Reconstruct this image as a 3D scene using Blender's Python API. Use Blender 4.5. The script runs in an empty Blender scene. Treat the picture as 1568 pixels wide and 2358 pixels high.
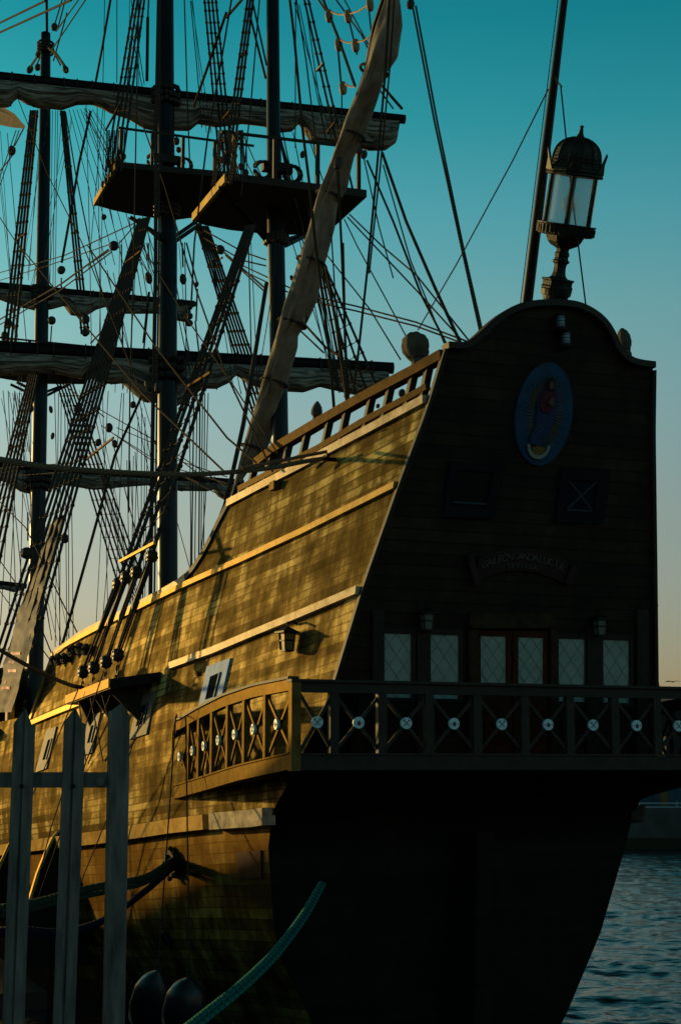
import bpy, math, random
from mathutils import Vector, Matrix, noise
random.seed(7)
D=bpy.data; SC=bpy.context.scene; COL=SC.collection
R=math.radians
# ---------------------------------------------------------------- camera
EYE=4.3                                  # eye height above the water
f=3650.;cx,cy=784.,1179.;th=math.atan(586/3650.)   # focal length and pitch, in units of a 1568x2358 picture
cam=D.cameras.new('camera'); co=D.objects.new('camera',cam); COL.objects.link(co); SC.camera=co
cam.sensor_fit='VERTICAL'; cam.sensor_height=24; cam.lens=24*f/2358; cam.clip_end=6000; cam.clip_start=.1
co.location=(0,0,EYE); co.rotation_euler=(math.pi/2+th,0,0)
# ---------------------------------------------------------------- sky and sun
SUN_AZ=-52.; SUN_EL=8.                   # azimuth from +Y, negative = to the left
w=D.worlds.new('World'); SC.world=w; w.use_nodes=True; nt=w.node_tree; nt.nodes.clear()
def N(nt,t,**k):
    n=nt.nodes.new(t)
    for a,v in k.items(): setattr(n,a,v)
    return n
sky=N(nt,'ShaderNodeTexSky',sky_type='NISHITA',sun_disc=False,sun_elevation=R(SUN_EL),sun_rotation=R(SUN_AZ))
tc=N(nt,'ShaderNodeTexCoord'); sx=N(nt,'ShaderNodeSeparateXYZ'); nt.links.new(tc.outputs['Generated'],sx.inputs[0])
def ramp(nt,src,stops,interp='LINEAR'):
    r=N(nt,'ShaderNodeValToRGB'); r.color_ramp.interpolation=interp
    e=r.color_ramp.elements
    while len(e)<len(stops): e.new(.5)
    for i,(p,c) in enumerate(stops):
        e[i].position=p; e[i].color=(c[0],c[1],c[2],1) if not isinstance(c,(int,float)) else (c,c,c,1)
    nt.links.new(src,r.inputs[0]); return r
# evening grading of the sky by elevation (z of the view direction, stretched so that 0.5 = full ramp)
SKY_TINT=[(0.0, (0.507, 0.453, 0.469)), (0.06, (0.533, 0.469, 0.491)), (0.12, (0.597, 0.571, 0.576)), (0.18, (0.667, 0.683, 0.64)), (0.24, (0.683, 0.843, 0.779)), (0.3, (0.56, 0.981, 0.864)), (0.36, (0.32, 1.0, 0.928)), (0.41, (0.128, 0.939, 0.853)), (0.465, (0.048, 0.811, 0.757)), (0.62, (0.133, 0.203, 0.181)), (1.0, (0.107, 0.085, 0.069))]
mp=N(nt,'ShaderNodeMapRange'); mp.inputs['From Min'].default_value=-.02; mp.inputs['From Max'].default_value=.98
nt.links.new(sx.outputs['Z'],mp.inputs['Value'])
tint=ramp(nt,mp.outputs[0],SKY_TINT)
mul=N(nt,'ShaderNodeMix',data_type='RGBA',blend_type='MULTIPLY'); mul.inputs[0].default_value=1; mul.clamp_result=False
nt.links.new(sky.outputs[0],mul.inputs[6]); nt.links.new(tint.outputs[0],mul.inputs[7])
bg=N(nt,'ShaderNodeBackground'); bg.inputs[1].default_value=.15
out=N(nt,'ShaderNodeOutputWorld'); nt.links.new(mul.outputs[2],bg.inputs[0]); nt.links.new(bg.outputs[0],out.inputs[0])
sl=D.lights.new('sun','SUN'); sl.energy=3.5; sl.color=(1,.64,.19); sl.angle=R(1.1)
so=D.objects.new('sun',sl); COL.objects.link(so)
sd=Vector((math.sin(R(SUN_AZ))*math.cos(R(SUN_EL)),math.cos(R(SUN_AZ))*math.cos(R(SUN_EL)),math.sin(R(SUN_EL))))
so.rotation_euler=(-sd).to_track_quat('-Z','Y').to_euler(); so.location=sd*60
SC.view_settings.view_transform='Standard'; SC.view_settings.look='None'; SC.view_settings.exposure=0; SC.view_settings.gamma=1
SC.render.resolution_x=680; SC.render.resolution_y=1024

# ---------------------------------------------------------------- ship coordinates
# a = metres forward of the stern door wall, b = metres to starboard of the keel line, u = metres above eye level
azs=R(20.93); F=(-math.sin(azs),math.cos(azs)); S=(math.cos(azs),math.sin(azs))
def ray(x,y):
    r=x-cx;q=cy-y
    return (r,f*math.cos(th)-q*math.sin(th),f*math.sin(th)+q*math.cos(th))
_d=ray(1179,1577);_t=24/_d[1];O=(_d[0]*_t,_d[1]*_t)
def W(a,b,u): return Vector((O[0]+a*F[0]+b*S[0],O[1]+a*F[1]+b*S[1],u+EYE))
A0=-(O[0]*F[0]+O[1]*F[1]); B0=-(O[0]*S[0]+O[1]*S[1])
def H(x,y,a=None,b=None,u=None):
    """survey of the photograph: where the sight line through a picture point meets the ship plane a=, b= or u="""
    d=ray(x,y); da=d[0]*F[0]+d[1]*F[1]; db=d[0]*S[0]+d[1]*S[1]
    t=(a-A0)/da if a is not None else (b-B0)/db if b is not None else u/d[2]
    return (A0+t*da,B0+t*db,t*d[2])
def HW(*k,**q): return W(*H(*k,**q))
def ip(x,xs,ys):
    if x<=xs[0]:return ys[0]
    for i in range(1,len(xs)):
        if x<=xs[i]:
            k=(x-xs[i-1])/(xs[i]-xs[i-1]);return ys[i-1]+k*(ys[i]-ys[i-1])
    return ys[-1]
def ipx(x,xs,ys):
    if x<xs[0]: return ys[0]+(x-xs[0])*(ys[1]-ys[0])/(xs[1]-xs[0])
    if x>xs[-1]: return ys[-1]+(x-xs[-1])*(ys[-1]-ys[-2])/(xs[-1]-xs[-2])
    return ip(x,xs,ys)
def A(u): return ipx(u,[-4.6,-1.2,-.66,-.2,.9,1.2,7.2],[2.2,1.8,1.6,1.1,.12,0,-1.8])
def w0(u): return ip(u,[-4.6,-3.7,-2.9,-2.3,-1.2,-.66,1.27,2.53,4.04,5.03,5.94,7.5],[2.0,2.5,2.95,3.12,3.25,3.25,2.84,2.57,2.17,1.88,1.69,1.4])
def w0s(u): return ip(u,[-4.6,-3.96,-2.68,-1.34,-.38,1.26,3.08,5.,5.96,7.5],[1.6,1.97,2.55,2.95,3.1,2.48,2.18,1.86,1.73,1.5])
def wm(u): return ip(u,[-4.6,-3,-1,0,2,4,6,7.5],[4.2,4.9,5.07,5.0,4.6,4.15,3.7,3.4])
def half(a,u,w=w0):
    s=max(0,min(1,(a-A(u))/18)); s=1-(1-s)**2
    h=w(u)+(wm(u)-w(u))*s
    if a>22: h*=max(0.,1-((a-22)/25.)**2.4)
    return h
def HH(x,y,off=0.):
    d=ray(x,y); da=d[0]*F[0]+d[1]*F[1]; db=d[0]*S[0]+d[1]*S[1]
    fn=lambda t:(B0+t*db)+half(A0+t*da,t*d[2])+off
    t=.003
    while fn(t)<0 and t<.03:t+=.0001
    lo,hi=t-.0001,t
    for _ in range(14):
        m=(lo+hi)/2
        if fn(m)<0: lo=m
        else: hi=m
    return (A0+hi*da,B0+hi*db,hi*d[2])
def hn(a,u,sg=-1):
    """outward direction of the hull side at (a,u), in ship coordinates"""
    e=.05; fn=lambda a,u:half(a,u,w0 if sg<0 else w0s)
    da=(fn(a+e,u)-fn(a-e,u))/(2*e); du=(fn(a,u+e)-fn(a,u-e))/(2*e)
    return Vector((-da,sg,-du)).normalized()
def tr(pts,off=0.):
    L=[HH(x,y,off) for x,y in pts]; L.sort(key=lambda p:p[0]); return L
# sheer lines of the port side, traced
CAP=tr([(980,920),(850,990),(700,1070),(530,1158),(505,1205),(490,1238),(470,1275),(450,1307),(425,1336),(380,1362),(300,1405),(190,1460),(125,1508)])
WL2=tr([(920,1115),(850,1150),(700,1225),(560,1290),(420,1352),(300,1412),(190,1468)])
WL3=tr([(835,1358),(700,1415),(500,1498),(370,1545),(260,1590),(190,1620),(80,1665)])
WL4=tr([(600,1882),(500,1890),(400,1902),(250,1925),(70,1948)])
def line(L): xs=[p[0] for p in L]; us=[p[2] for p in L]; return lambda a: ipx(a,xs,us)
uC,u2,u3,u4=line(CAP),line(WL2),line(WL3),line(WL4)
def utop(a):
    if a<13.35: return uC(a)
    if a<14.1: return ip(a,[13.35,14.1],[uC(13.35),1.12])
    if a<30: return 1.12-.01*(a-14)
    return ip(a,[30,30.4,47],[.96,2.6,4.2])
def vpl(a,u):
    """plank number"""
    x2,x3,x4=u2(a),u3(a),u4(a)
    if u>x2: return 34+(u-x2)/.155
    if u>x3: return 23+11*(u-x3)/max(.3,x2-x3)
    if u>x4: return 23*(u-x4)/max(.3,x3-x4)
    return (u-x4)/.17

# ---------------------------------------------------------------- mesh helpers
class MB:
    def __init__(s): s.v=[];s.f=[];s.uv=[];s.mi=[];s.m=0
    def add(s,vs,fs,uvs=None):
        o=len(s.v); s.v+= [tuple(v) for v in vs]
        for f_ in fs: s.f.append([o+i for i in f_]); s.mi.append(s.m)
        s.uv+= uvs if uvs else [(v[0],v[2]) for v in vs]
    def grid(s,P,uv=None,wrap=False):
        n=len(P);m=len(P[0]); vs=[p for r in P for p in r]
        us=[q for r in uv for q in r] if uv else None; fs=[]
        for i in range(n-1):
            for j in range(m-1): fs.append((i*m+j,i*m+j+1,(i+1)*m+j+1,(i+1)*m+j))
            if wrap: fs.append((i*m+m-1,i*m,(i+1)*m,(i+1)*m+m-1))
        s.add(vs,fs,us)
    def tube(s,pts,r,n=6,ell=1.,cap=True):
        pts=[Vector(p) for p in pts]; k=len(pts)
        rr=r if isinstance(r,(list,tuple)) else [r]*k
        T=(pts[-1]-pts[0]).normalized(); up=Vector((0,0,1)) if abs(T.z)<.9 else Vector((1,0,0)); L=0;o=len(s.v);vs=[];uv=[]
        for i,p in enumerate(pts):
            t=(pts[min(i+1,k-1)]-pts[max(i-1,0)]).normalized()
            x=t.cross(up).normalized(); y=x.cross(t).normalized()
            if i: L+=(p-pts[i-1]).length
            for j in range(n):
                q=2*math.pi*j/n; vs.append(p+x*rr[i]*math.cos(q)+y*rr[i]*math.sin(q)*ell); uv.append((j/n,L))
        fs=[]
        for i in range(k-1):
            for j in range(n): fs.append((i*n+j,i*n+(j+1)%n,(i+1)*n+(j+1)%n,(i+1)*n+j))
        if cap: fs.append(tuple(range(n))[::-1]); fs.append(tuple((k-1)*n+j for j in range(n)))
        s.add(vs,fs,uv)
    def hexa(s,p):
        """8 corners: bottom ring 0-3, top ring 4-7"""
        s.add(p,[(3,2,1,0),(4,5,6,7),(0,1,5,4),(1,2,6,5),(2,3,7,6),(3,0,4,7)])
    def box(s,a0,a1,b0,b1,u0,u1):
        s.hexa([W(a0,b0,u0),W(a1,b0,u0),W(a1,b1,u0),W(a0,b1,u0),W(a0,b0,u1),W(a1,b0,u1),W(a1,b1,u1),W(a0,b1,u1)])
    def bar(s,p,q,w,h,side=None):
        p,q=Vector(p),Vector(q); t=(q-p).normalized()
        sd=Vector(side) if side else (Vector((0,0,1)) if abs(t.z)<.95 else Vector((1,0,0)))
        x=t.cross(sd).normalized()*w/2; y=x.cross(t).normalized()*h/2
        s.hexa([p-x-y,p+x-y,p+x+y,p-x+y,q-x-y,q+x-y,q+x+y,q-x+y])
    def lathe(s,p,q,prof,n=20,sq=1.,ph=0):
        """prof: (t along p->q in 0..1, radius m)"""
        p,q=Vector(p),Vector(q); ax=(q-p); t=ax.normalized(); x=t.cross(Vector((0.3,1,0))).normalized(); y=x.cross(t)
        P=[[p+ax*k+x*r*math.cos(2*math.pi*j/n+ph)+y*r*math.sin(2*math.pi*j/n+ph)*sq for j in range(n)] for k,r in prof]
        s.grid(P,[[(j/n,k) for j in range(n)] for k,r in prof],wrap=True)
        m=len(s.v); s.f.append(list(range(m-n,m))); s.mi.append(s.m); b=m-n*len(prof); s.f.append(list(range(b,b+n))[::-1]); s.mi.append(s.m)
    def ball(s,c,rx,ry=None,rz=None,n=12,m=8,M=None):
        ry=ry or rx; rz=rz or rx; c=Vector(c); P=[]
        for i in range(m+1):
            q=math.pi*i/m; row=[]
            for j in range(n):
                g=2*math.pi*j/n; v=Vector((rx*math.sin(q)*math.cos(g),ry*math.sin(q)*math.sin(g),rz*math.cos(q)))
                row.append(c+(M@v if M else v))
            P.append(row)
        s.grid(P,[[(j/n,i/m) for j in range(n)] for i in range(m+1)],wrap=True)
    def prism(s,pts,d):
        """closed outline pts (world), thickness vector d"""
        n=len(pts); d=Vector(d); vs=[Vector(p) for p in pts]+[Vector(p)+d for p in pts]
        s.add(vs,[tuple(range(n)),tuple(range(2*n-1,n-1,-1))]+[(i,(i+1)%n,n+(i+1)%n,n+i)[::-1] for i in range(n)])
    def build(s,name,mat,parent=None,smooth=False,label=None,origin=None,uvn='UVMap',**props):
        me=D.meshes.new(name); 
        og=Vector(origin) if origin is not None else Vector((0,0,0))
        if parent is not None and origin is None: og=ORG.get(parent.name,Vector((0,0,0)))
        me.from_pydata([Vector(v)-og for v in s.v],[],s.f)
        if s.uv:
            l=me.uv_layers.new(name='UVMap')
            for lp in me.loops: l.data[lp.index].uv=s.uv[lp.vertex_index]
        for m in (mat if isinstance(mat,(list,tuple)) else [mat]): me.materials.append(m)
        for p in me.polygons:
            p.use_smooth=smooth; p.material_index=s.mi[p.index] if p.index<len(s.mi) else 0
        me.validate(); me.update()
        import bmesh
        bm=bmesh.new(); bm.from_mesh(me); bmesh.ops.recalc_face_normals(bm,faces=bm.faces); bm.to_mesh(me); bm.free()
        if smooth: 
            try: me.set_sharp_from_angle(angle=R(50))
            except Exception: pass
        o=D.objects.new(name,me); COL.objects.link(o)
        if parent is not None: o.parent=parent
        else: o.location=og
        ORG[o.name]=og
        if label:o['label']=label
        for k,v in props.items(): o[k]=v
        return o
ORG={}
def empty(name,loc,label,cat,group=None):
    o=D.objects.new(name,None); COL.objects.link(o); o.location=loc; o['label']=label; o['category']=cat
    if group:o['group']=group
    ORG[o.name]=Vector(loc); o.empty_display_size=.3
    return o
def part(name,loc,parent,label=None):
    o=D.objects.new(name,None); COL.objects.link(o); o.parent=parent; o.location=Vector(loc)-ORG[parent.name]
    ORG[o.name]=Vector(loc)
    if label:o['label']=label
    return o

# ---------------------------------------------------------------- materials
def mat(name,col,rough=.6,spec=.4,metal=0,noisescale=None,dark=.6,bump=0,stretch=(1,1,1),emit=None,trans=0,alpha=1):
    m=D.materials.new(name); m.use_nodes=True; t=m.node_tree; b=t.nodes['Principled BSDF']
    b.inputs['Base Color'].default_value=(*col,1); b.inputs['Roughness'].default_value=rough
    b.inputs['Specular IOR Level'].default_value=spec; b.inputs['Metallic'].default_value=metal
    if trans: b.inputs['Transmission Weight'].default_value=trans
    if alpha<1: b.inputs['Alpha'].default_value=alpha
    if noisescale:
        c=N(t,'ShaderNodeTexCoord'); mpn=N(t,'ShaderNodeMapping'); mpn.inputs['Scale'].default_value=stretch
        n=N(t,'ShaderNodeTexNoise'); n.inputs['Scale'].default_value=noisescale; n.inputs['Detail'].default_value=6; n.inputs['Roughness'].default_value=.6
        t.links.new(c.outputs['Object'],mpn.inputs[0]); t.links.new(mpn.outputs[0],n.inputs['Vector'])
        r=ramp(t,n.outputs['Fac'],[(.3,tuple(x*dark for x in col)),(.7,tuple(min(1,x*(2-dark)) for x in col))])
        t.links.new(r.outputs[0],b.inputs['Base Color'])
        if bump:
            bp=N(t,'ShaderNodeBump'); bp.inputs['Strength'].default_value=bump; bp.inputs['Distance'].default_value=.01
            t.links.new(n.outputs['Fac'],bp.inputs['Height']); t.links.new(bp.outputs[0],b.inputs['Normal'])
    return m
def math_(t,op,a,b=None,c=None):
    n=N(t,'ShaderNodeMath',operation=op)
    for i,x in enumerate((a,b,c)):
        if x is None: continue
        if isinstance(x,(int,float)): n.inputs[i].default_value=x
        else: t.links.new(x,n.inputs[i])
    return n.outputs[0]
def plank_mat(name,dark,mid,light,rough=(.35,.6),blotch=1.,seg=7.,groove=.06,spec=.5,bs=.5,worn=None,redlow=None):
    """planked, varnished, weathered timber, sheen and shade mottled into its colour; UV = (metres along, plank number)"""
    m=D.materials.new(name); m.use_nodes=True; t=m.node_tree; b=t.nodes['Principled BSDF']; L=t.links.new
    uv=N(t,'ShaderNodeUVMap'); s=N(t,'ShaderNodeSeparateXYZ'); L(uv.outputs[0],s.inputs[0])
    U,Vv=s.outputs[0],s.outputs[1]
    row=math_(t,'FLOOR',Vv); fr=math_(t,'FRACT',Vv)
    wn=N(t,'ShaderNodeTexWhiteNoise',noise_dimensions='1D'); L(row,wn.inputs['W'])
    us=math_(t,'ADD',math_(t,'DIVIDE',U,seg),math_(t,'MULTIPLY',wn.outputs[0],7.3))
    sid=math_(t,'FLOOR',us); uf=math_(t,'FRACT',us)
    cmb=N(t,'ShaderNodeCombineXYZ'); L(row,cmb.inputs[0]); L(sid,cmb.inputs[1])
    wn2=N(t,'ShaderNodeTexWhiteNoise',noise_dimensions='3D'); L(cmb.outputs[0],wn2.inputs['Vector'])
    # groove: 1 on the plank, 0 in the seam
    e=math_(t,'MINIMUM',fr,math_(t,'SUBTRACT',1.,fr)); g=N(t,'ShaderNodeMapRange'); g.inputs['From Max'].default_value=groove; L(e,g.inputs['Value'])
    e2=math_(t,'MINIMUM',uf,math_(t,'SUBTRACT',1.,uf)); g2=N(t,'ShaderNodeMapRange'); g2.inputs['From Max'].default_value=.002; L(e2,g2.inputs['Value'])
    gg=math_(t,'MULTIPLY',g.outputs[0],math_(t,'ADD',math_(t,'MULTIPLY',g2.outputs[0],.4),.6))
    oc=N(t,'ShaderNodeTexCoord')
    def nz(sc,vec,scale,detail=5,rg=.6):
        mpn=N(t,'ShaderNodeMapping'); mpn.inputs['Scale'].default_value=sc; L(vec,mpn.inputs[0])
        n=N(t,'ShaderNodeTexNoise'); n.inputs['Scale'].default_value=scale; n.inputs['Detail'].default_value=detail; n.inputs['Roughness'].default_value=rg
        L(mpn.outputs[0],n.inputs['Vector']); return n.outputs['Fac']
    c2=N(t,'ShaderNodeCombineXYZ'); L(math_(t,'ADD',U,math_(t,'MULTIPLY',wn.outputs[0],1.3)),c2.inputs[0]); L(math_(t,'MULTIPLY',row,3.7),c2.inputs[1]); L(math_(t,'MULTIPLY',fr,.12),c2.inputs[2])
    blotp=nz((.26,1,1),c2.outputs[0],1.,5,.62)
    blot=math_(t,'ADD',math_(t,'MULTIPLY',nz((1.0,1.0,.8),oc.outputs['Object'],1.5,5,.6),.6),math_(t,'MULTIPLY',blotp,.4))
    blot2=nz((1,1,.35),oc.outputs['Object'],5.,3,.5)
    grain=nz((1.2,5.,1),uv.outputs[0],3.,6,.7)
    k=math_(t,'ADD',math_(t,'MULTIPLY',blot,1.65*blotch),math_(t,'ADD',math_(t,'MULTIPLY',blot2,.55*blotch),math_(t,'ADD',math_(t,'MULTIPLY',wn2.outputs[0],.16),math_(t,'MULTIPLY',grain,.30))))
    k=math_(t,'SUBTRACT',k,.5*(2.2*blotch+.46)-.5)
    rp=ramp(t,k,[(.33,dark),(.54,mid),(.80,light)])
    col=rp.outputs[0]
    mx=N(t,'ShaderNodeMix',data_type='RGBA',blend_type='MULTIPLY'); mx.inputs[0].default_value=1
    gr=ramp(t,gg,[(0,.06),(.55,.45),(1,1.)]); L(col,mx.inputs[6]); L(gr.outputs[0],mx.inputs[7]); L(mx.outputs[2],b.inputs['Base Color'])
    rr=N(t,'ShaderNodeMapRange'); rr.inputs['To Min'].default_value=rough[1]; rr.inputs['To Max'].default_value=rough[0]; L(k,rr.inputs['Value']); L(rr.outputs[0],b.inputs['Roughness'])
    b.inputs['Specular IOR Level'].default_value=spec
    h=math_(t,'ADD',math_(t,'MULTIPLY',grain,.15),math_(t,'MULTIPLY',blot2,1.1))
    bp=N(t,'ShaderNodeBump'); bp.inputs['Strength'].default_value=bs; bp.inputs['Distance'].default_value=.025; L(h,bp.inputs['Height']); L(bp.outputs[0],b.inputs['Normal'])
    return m
def rope_mat(name,col,rough=.85,twist=14,bump=.8):
    m=D.materials.new(name); m.use_nodes=True; t=m.node_tree; b=t.nodes['Principled BSDF']; L=t.links.new
    uv=N(t,'ShaderNodeUVMap'); s=N(t,'ShaderNodeSeparateXYZ'); L(uv.outputs[0],s.inputs[0])
    ph=math_(t,'ADD',math_(t,'MULTIPLY',s.outputs[1],twist),math_(t,'MULTIPLY',s.outputs[0],1.))
    w_=math_(t,'SINE',math_(t,'MULTIPLY',ph,2*math.pi)); w_=math_(t,'ADD',math_(t,'MULTIPLY',w_,.5),.5)
    r=ramp(t,w_,[(0,tuple(c*.45 for c in col)),(.5,col)]); L(r.outputs[0],b.inputs['Base Color']); b.inputs['Roughness'].default_value=rough
    b.inputs['Specular IOR Level'].default_value=.06
    bp=N(t,'ShaderNodeBump'); bp.inputs['Strength'].default_value=bump; bp.inputs['Distance'].default_value=.01; L(w_,bp.inputs['Height']); L(bp.outputs[0],b.inputs['Normal'])
    return m
def varnish(m,col=(.16,.10,.035),rough=.38,spec=0):
    """old amber varnish: a warm tinted gloss over the timber"""
    t=m.node_tree; b=t.nodes['Principled BSDF']; b.inputs['Specular IOR Level'].default_value=spec
    g=N(t,'ShaderNodeBsdfGlossy'); g.inputs['Color'].default_value=(*col,1); g.inputs['Roughness'].default_value=rough
    if b.inputs['Normal'].links: t.links.new(b.inputs['Normal'].links[0].from_socket,g.inputs['Normal'])
    if b.inputs['Roughness'].links: t.links.new(b.inputs['Roughness'].links[0].from_socket,g.inputs['Roughness'])
    a=N(t,'ShaderNodeAddShader'); o=[n for n in t.nodes if n.type=='OUTPUT_MATERIAL'][0]
    t.links.new(b.outputs[0],a.inputs[0]); t.links.new(g.outputs[0],a.inputs[1]); t.links.new(a.outputs[0],o.inputs[0]); return m
M={}
M['hull']=plank_mat('hull_planks',(.013,.0098,.003),(.068,.051,.015),(.52,.41,.15),rough=(.34,.75),spec=.05,groove=.15,bs=.45,blotch=1.35)  # light tone paints the sun's gleam on the varnish, dark tone the shade
varnish(M['hull'],(.034,.025,.010))
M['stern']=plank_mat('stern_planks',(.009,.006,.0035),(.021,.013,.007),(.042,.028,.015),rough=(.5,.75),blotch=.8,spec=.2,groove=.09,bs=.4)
M['blackpl']=plank_mat('black_planks',(.003,.003,.003),(.005,.004,.003),(.012,.009,.006),rough=(.5,.8),spec=.12,bs=.3)  # near-black planks for the lower stern, rudder and gallery floors
M['wale']=mat('weathered_wale',(.29,.21,.075),.6,.06,noisescale=3.2,dark=.35,bump=.6,stretch=(1,1,1))
M['walep']=mat('grey_weathered_wale',(.42,.36,.26),.6,.08,noisescale=4.5,dark=.35,bump=.6)
M['timber']=mat('brown_timber',(.075,.045,.017),.65,.0,noisescale=5,dark=.5,bump=.5)
M['dtimber']=mat('dark_timber',(.022,.017,.011),.65,.3,noisescale=6,dark=.6,bump=.4)
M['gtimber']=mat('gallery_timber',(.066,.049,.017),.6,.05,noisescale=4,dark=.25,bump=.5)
M['surround']=mat('dark_brown_joinery',(.040,.025,.013),.65,.1,noisescale=6,dark=.6)
M['reddoor']=mat('red_brown_joinery',(.06,.018,.008),.6,.1,noisescale=6,dark=.6)
M['mast']=mat('painted_spar',(.008,.008,.010),.36,.2,noisescale=2,dark=.7,stretch=(1,1,.2))
M['yard']=mat('black_yard',(.006,.005,.005),.55,.15,noisescale=3,dark=.7)
M['rope']=rope_mat('tarred_rope',(.060,.051,.042))
M['rope2']=rope_mat('brown_rope',(.055,.04,.026))
M['moor']=rope_mat('tan_mooring_rope',(.20,.14,.085),twist=13)
M['green']=rope_mat('green_mooring_rope',(.008,.17,.15),twist=4,bump=1)
M['gdark']=rope_mat('dark_green_rope',(.022,.040,.028),twist=6)
M['blue']=rope_mat('blue_rope',(.004,.006,.022),twist=6)
M['block']=mat('block_wood',(.030,.022,.017),.55,.4,noisescale=12,dark=.6)
M['disc']=mat('pale_wood_disc',(.30,.19,.09),.6,.3,noisescale=8,dark=.6)
M['canvas']=mat('furled_canvas',(.21,.19,.15),.85,.05,noisescale=3,dark=.6,bump=.8,stretch=(.5,.5,2.5))
M['cover']=mat('tan_sail_cover',(.32,.28,.22),.85,.05,noisescale=2.6,dark=.7,bump=.7,stretch=(1.5,1.5,.7))
M['dimglass']=mat('dull_lamp_glass',(.10,.11,.085),.5,.2)
M['cross']=mat('dull_grey_batten',(.028,.042,.05),.6,.1)
M['iron']=mat('black_iron',(.008,.007,.006),.5,.15)
M['bronze']=mat('green_bronze',(.013,.017,.010),.55,.3,metal=.2,noisescale=25,dark=.4,bump=1.)
M['glass']=mat('lantern_glass',(.62,.64,.64),.35,.5,alpha=.42)
M['bulb']=mat('bulb_glass',(.7,.6,.5),.1,.8,alpha=.25)
M['pane']=mat('frosted_pane',(.30,.37,.33),.35,.5,noisescale=3,dark=.85)
M['wrap']=mat('grey_tan_wrapping',(.095,.082,.064),.85,.05,noisescale=5,dark=.6,bump=.6)
M['dpane']=mat('dark_pane',(.010,.015,.022),.9,.0)
M['lead']=mat('lead_came',(.19,.23,.21),.6,.2)
M['bframe']=mat('pale_blue_paint',(.17,.37,.74),.6,.1,noisescale=5,dark=.75,bump=.2)
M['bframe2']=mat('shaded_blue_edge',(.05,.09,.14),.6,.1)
M['wframe']=mat('grey_white_paint',(.17,.16,.13),.6,.08,noisescale=6,dark=.6,bump=.2)
M['dframe']=mat('dark_blue_frame',(.006,.008,.010),.6,.12)
M['plaq']=mat('pale_blue_plaque',(.42,.66,.74),.35,.5)
M['plaqm']=mat('plaque_mark_red',(.10,.03,.03),.5,.3)
M['gold']=mat('gold_paint',(.16,.09,.018),.5,.2)
M['oblue']=mat('panel_blue_paint',(.009,.055,.115),.5,.2,noisescale=4,dark=.7)
M['robeb']=mat('blue_robe_paint',(.008,.028,.085),.5,.3,noisescale=9,dark=.5)
M['rober']=mat('red_robe_paint',(.07,.008,.015),.5,.3)
M['skin']=mat('carved_face_paint',(.10,.06,.035),.5,.3)
M['hair']=mat('brown_paint',(.02,.012,.008),.6,.2)
M['silver']=mat('silver_paint',(.22,.25,.22),.5,.3)
M['scroll']=mat('dark_red_scroll',(.028,.008,.008),.6,.3,noisescale=5,dark=.6)
M['letter']=mat('dull_letter_paint',(.10,.075,.075),.6,.2)
M['steel']=mat('galvanised_steel',(.125,.125,.112),.65,.1,metal=0,noisescale=9,dark=.45,bump=.3,stretch=(3,3,.5))
M['fender']=mat('black_rubber',(.010,.011,.015),.36,.3,noisescale=4,dark=.7)
M['banner']=mat('pale_banner_fabric',(.12,.105,.10),.65,.05,noisescale=1.2,dark=.6,bump=.3)
M['bred']=mat('banner_red_print',(.30,.02,.05),.6,.3)
M['conc']=mat('quay_concrete',(.07,.072,.066),.9,.1,noisescale=.5,dark=.6)
M['quaytop']=mat('quay_paving',(.22,.22,.21),.9,.1,noisescale=1,dark=.8)
M['bshed']=mat('blue_cladding',(.012,.07,.11),.6,.3)
M['yel']=mat('yellow_paint',(.12,.07,.01),.6,.3)
M['dshed']=mat('dark_roof',(.02,.02,.022),.8,.2)
M['white']=mat('white_stripe_paint',(.22,.30,.34),.6,.3)
M['leadbox']=mat('nav_glass',(.06,.10,.14),.15,.7)
M['lampgl']=mat('amber_lamp_glass',(.24,.16,.05),.3,.3)
M['mud']=mat('river_bed',(.03,.03,.02),.9,.1)
M['bird']=mat('bird_feathers',(.06,.06,.07),.8,.2)

for k_,c_ in (('wale',(.11,.072,.026)),('walep',(.05,.042,.03)),('gtimber',(.035,.023,.007)),('timber',(.015,.011,.006))): varnish(M[k_],c_,.42)
# furled canvas: creases along the bundle, their shade and lit ridges in the colour
m=M['canvas']; t=m.node_tree; b=t.nodes['Principled BSDF']; uv=N(t,'ShaderNodeUVMap'); mpn=N(t,'ShaderNodeMapping'); mpn.inputs['Scale'].default_value=(1.6,9,1); n=N(t,'ShaderNodeTexNoise'); n.inputs['Scale'].default_value=2.2; n.inputs['Detail'].default_value=5; n.inputs['Distortion'].default_value=.8
t.links.new(uv.outputs[0],mpn.inputs[0]); t.links.new(mpn.outputs[0],n.inputs['Vector'])
rp=ramp(t,n.outputs['Fac'],[(.38,(.08,.072,.058)),(.52,(.28,.255,.205)),(.7,(.44,.40,.33))]); t.links.new(rp.outputs[0],b.inputs['Base Color'])
bp=N(t,'ShaderNodeBump'); bp.inputs['Strength'].default_value=1.; bp.inputs['Distance'].default_value=.12; t.links.new(n.outputs['Fac'],bp.inputs['Height']); t.links.new(bp.outputs[0],b.inputs['Normal'])
# ================================================================= SETTING
def struct(o,name=None): o['kind']='structure'; return o
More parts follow.
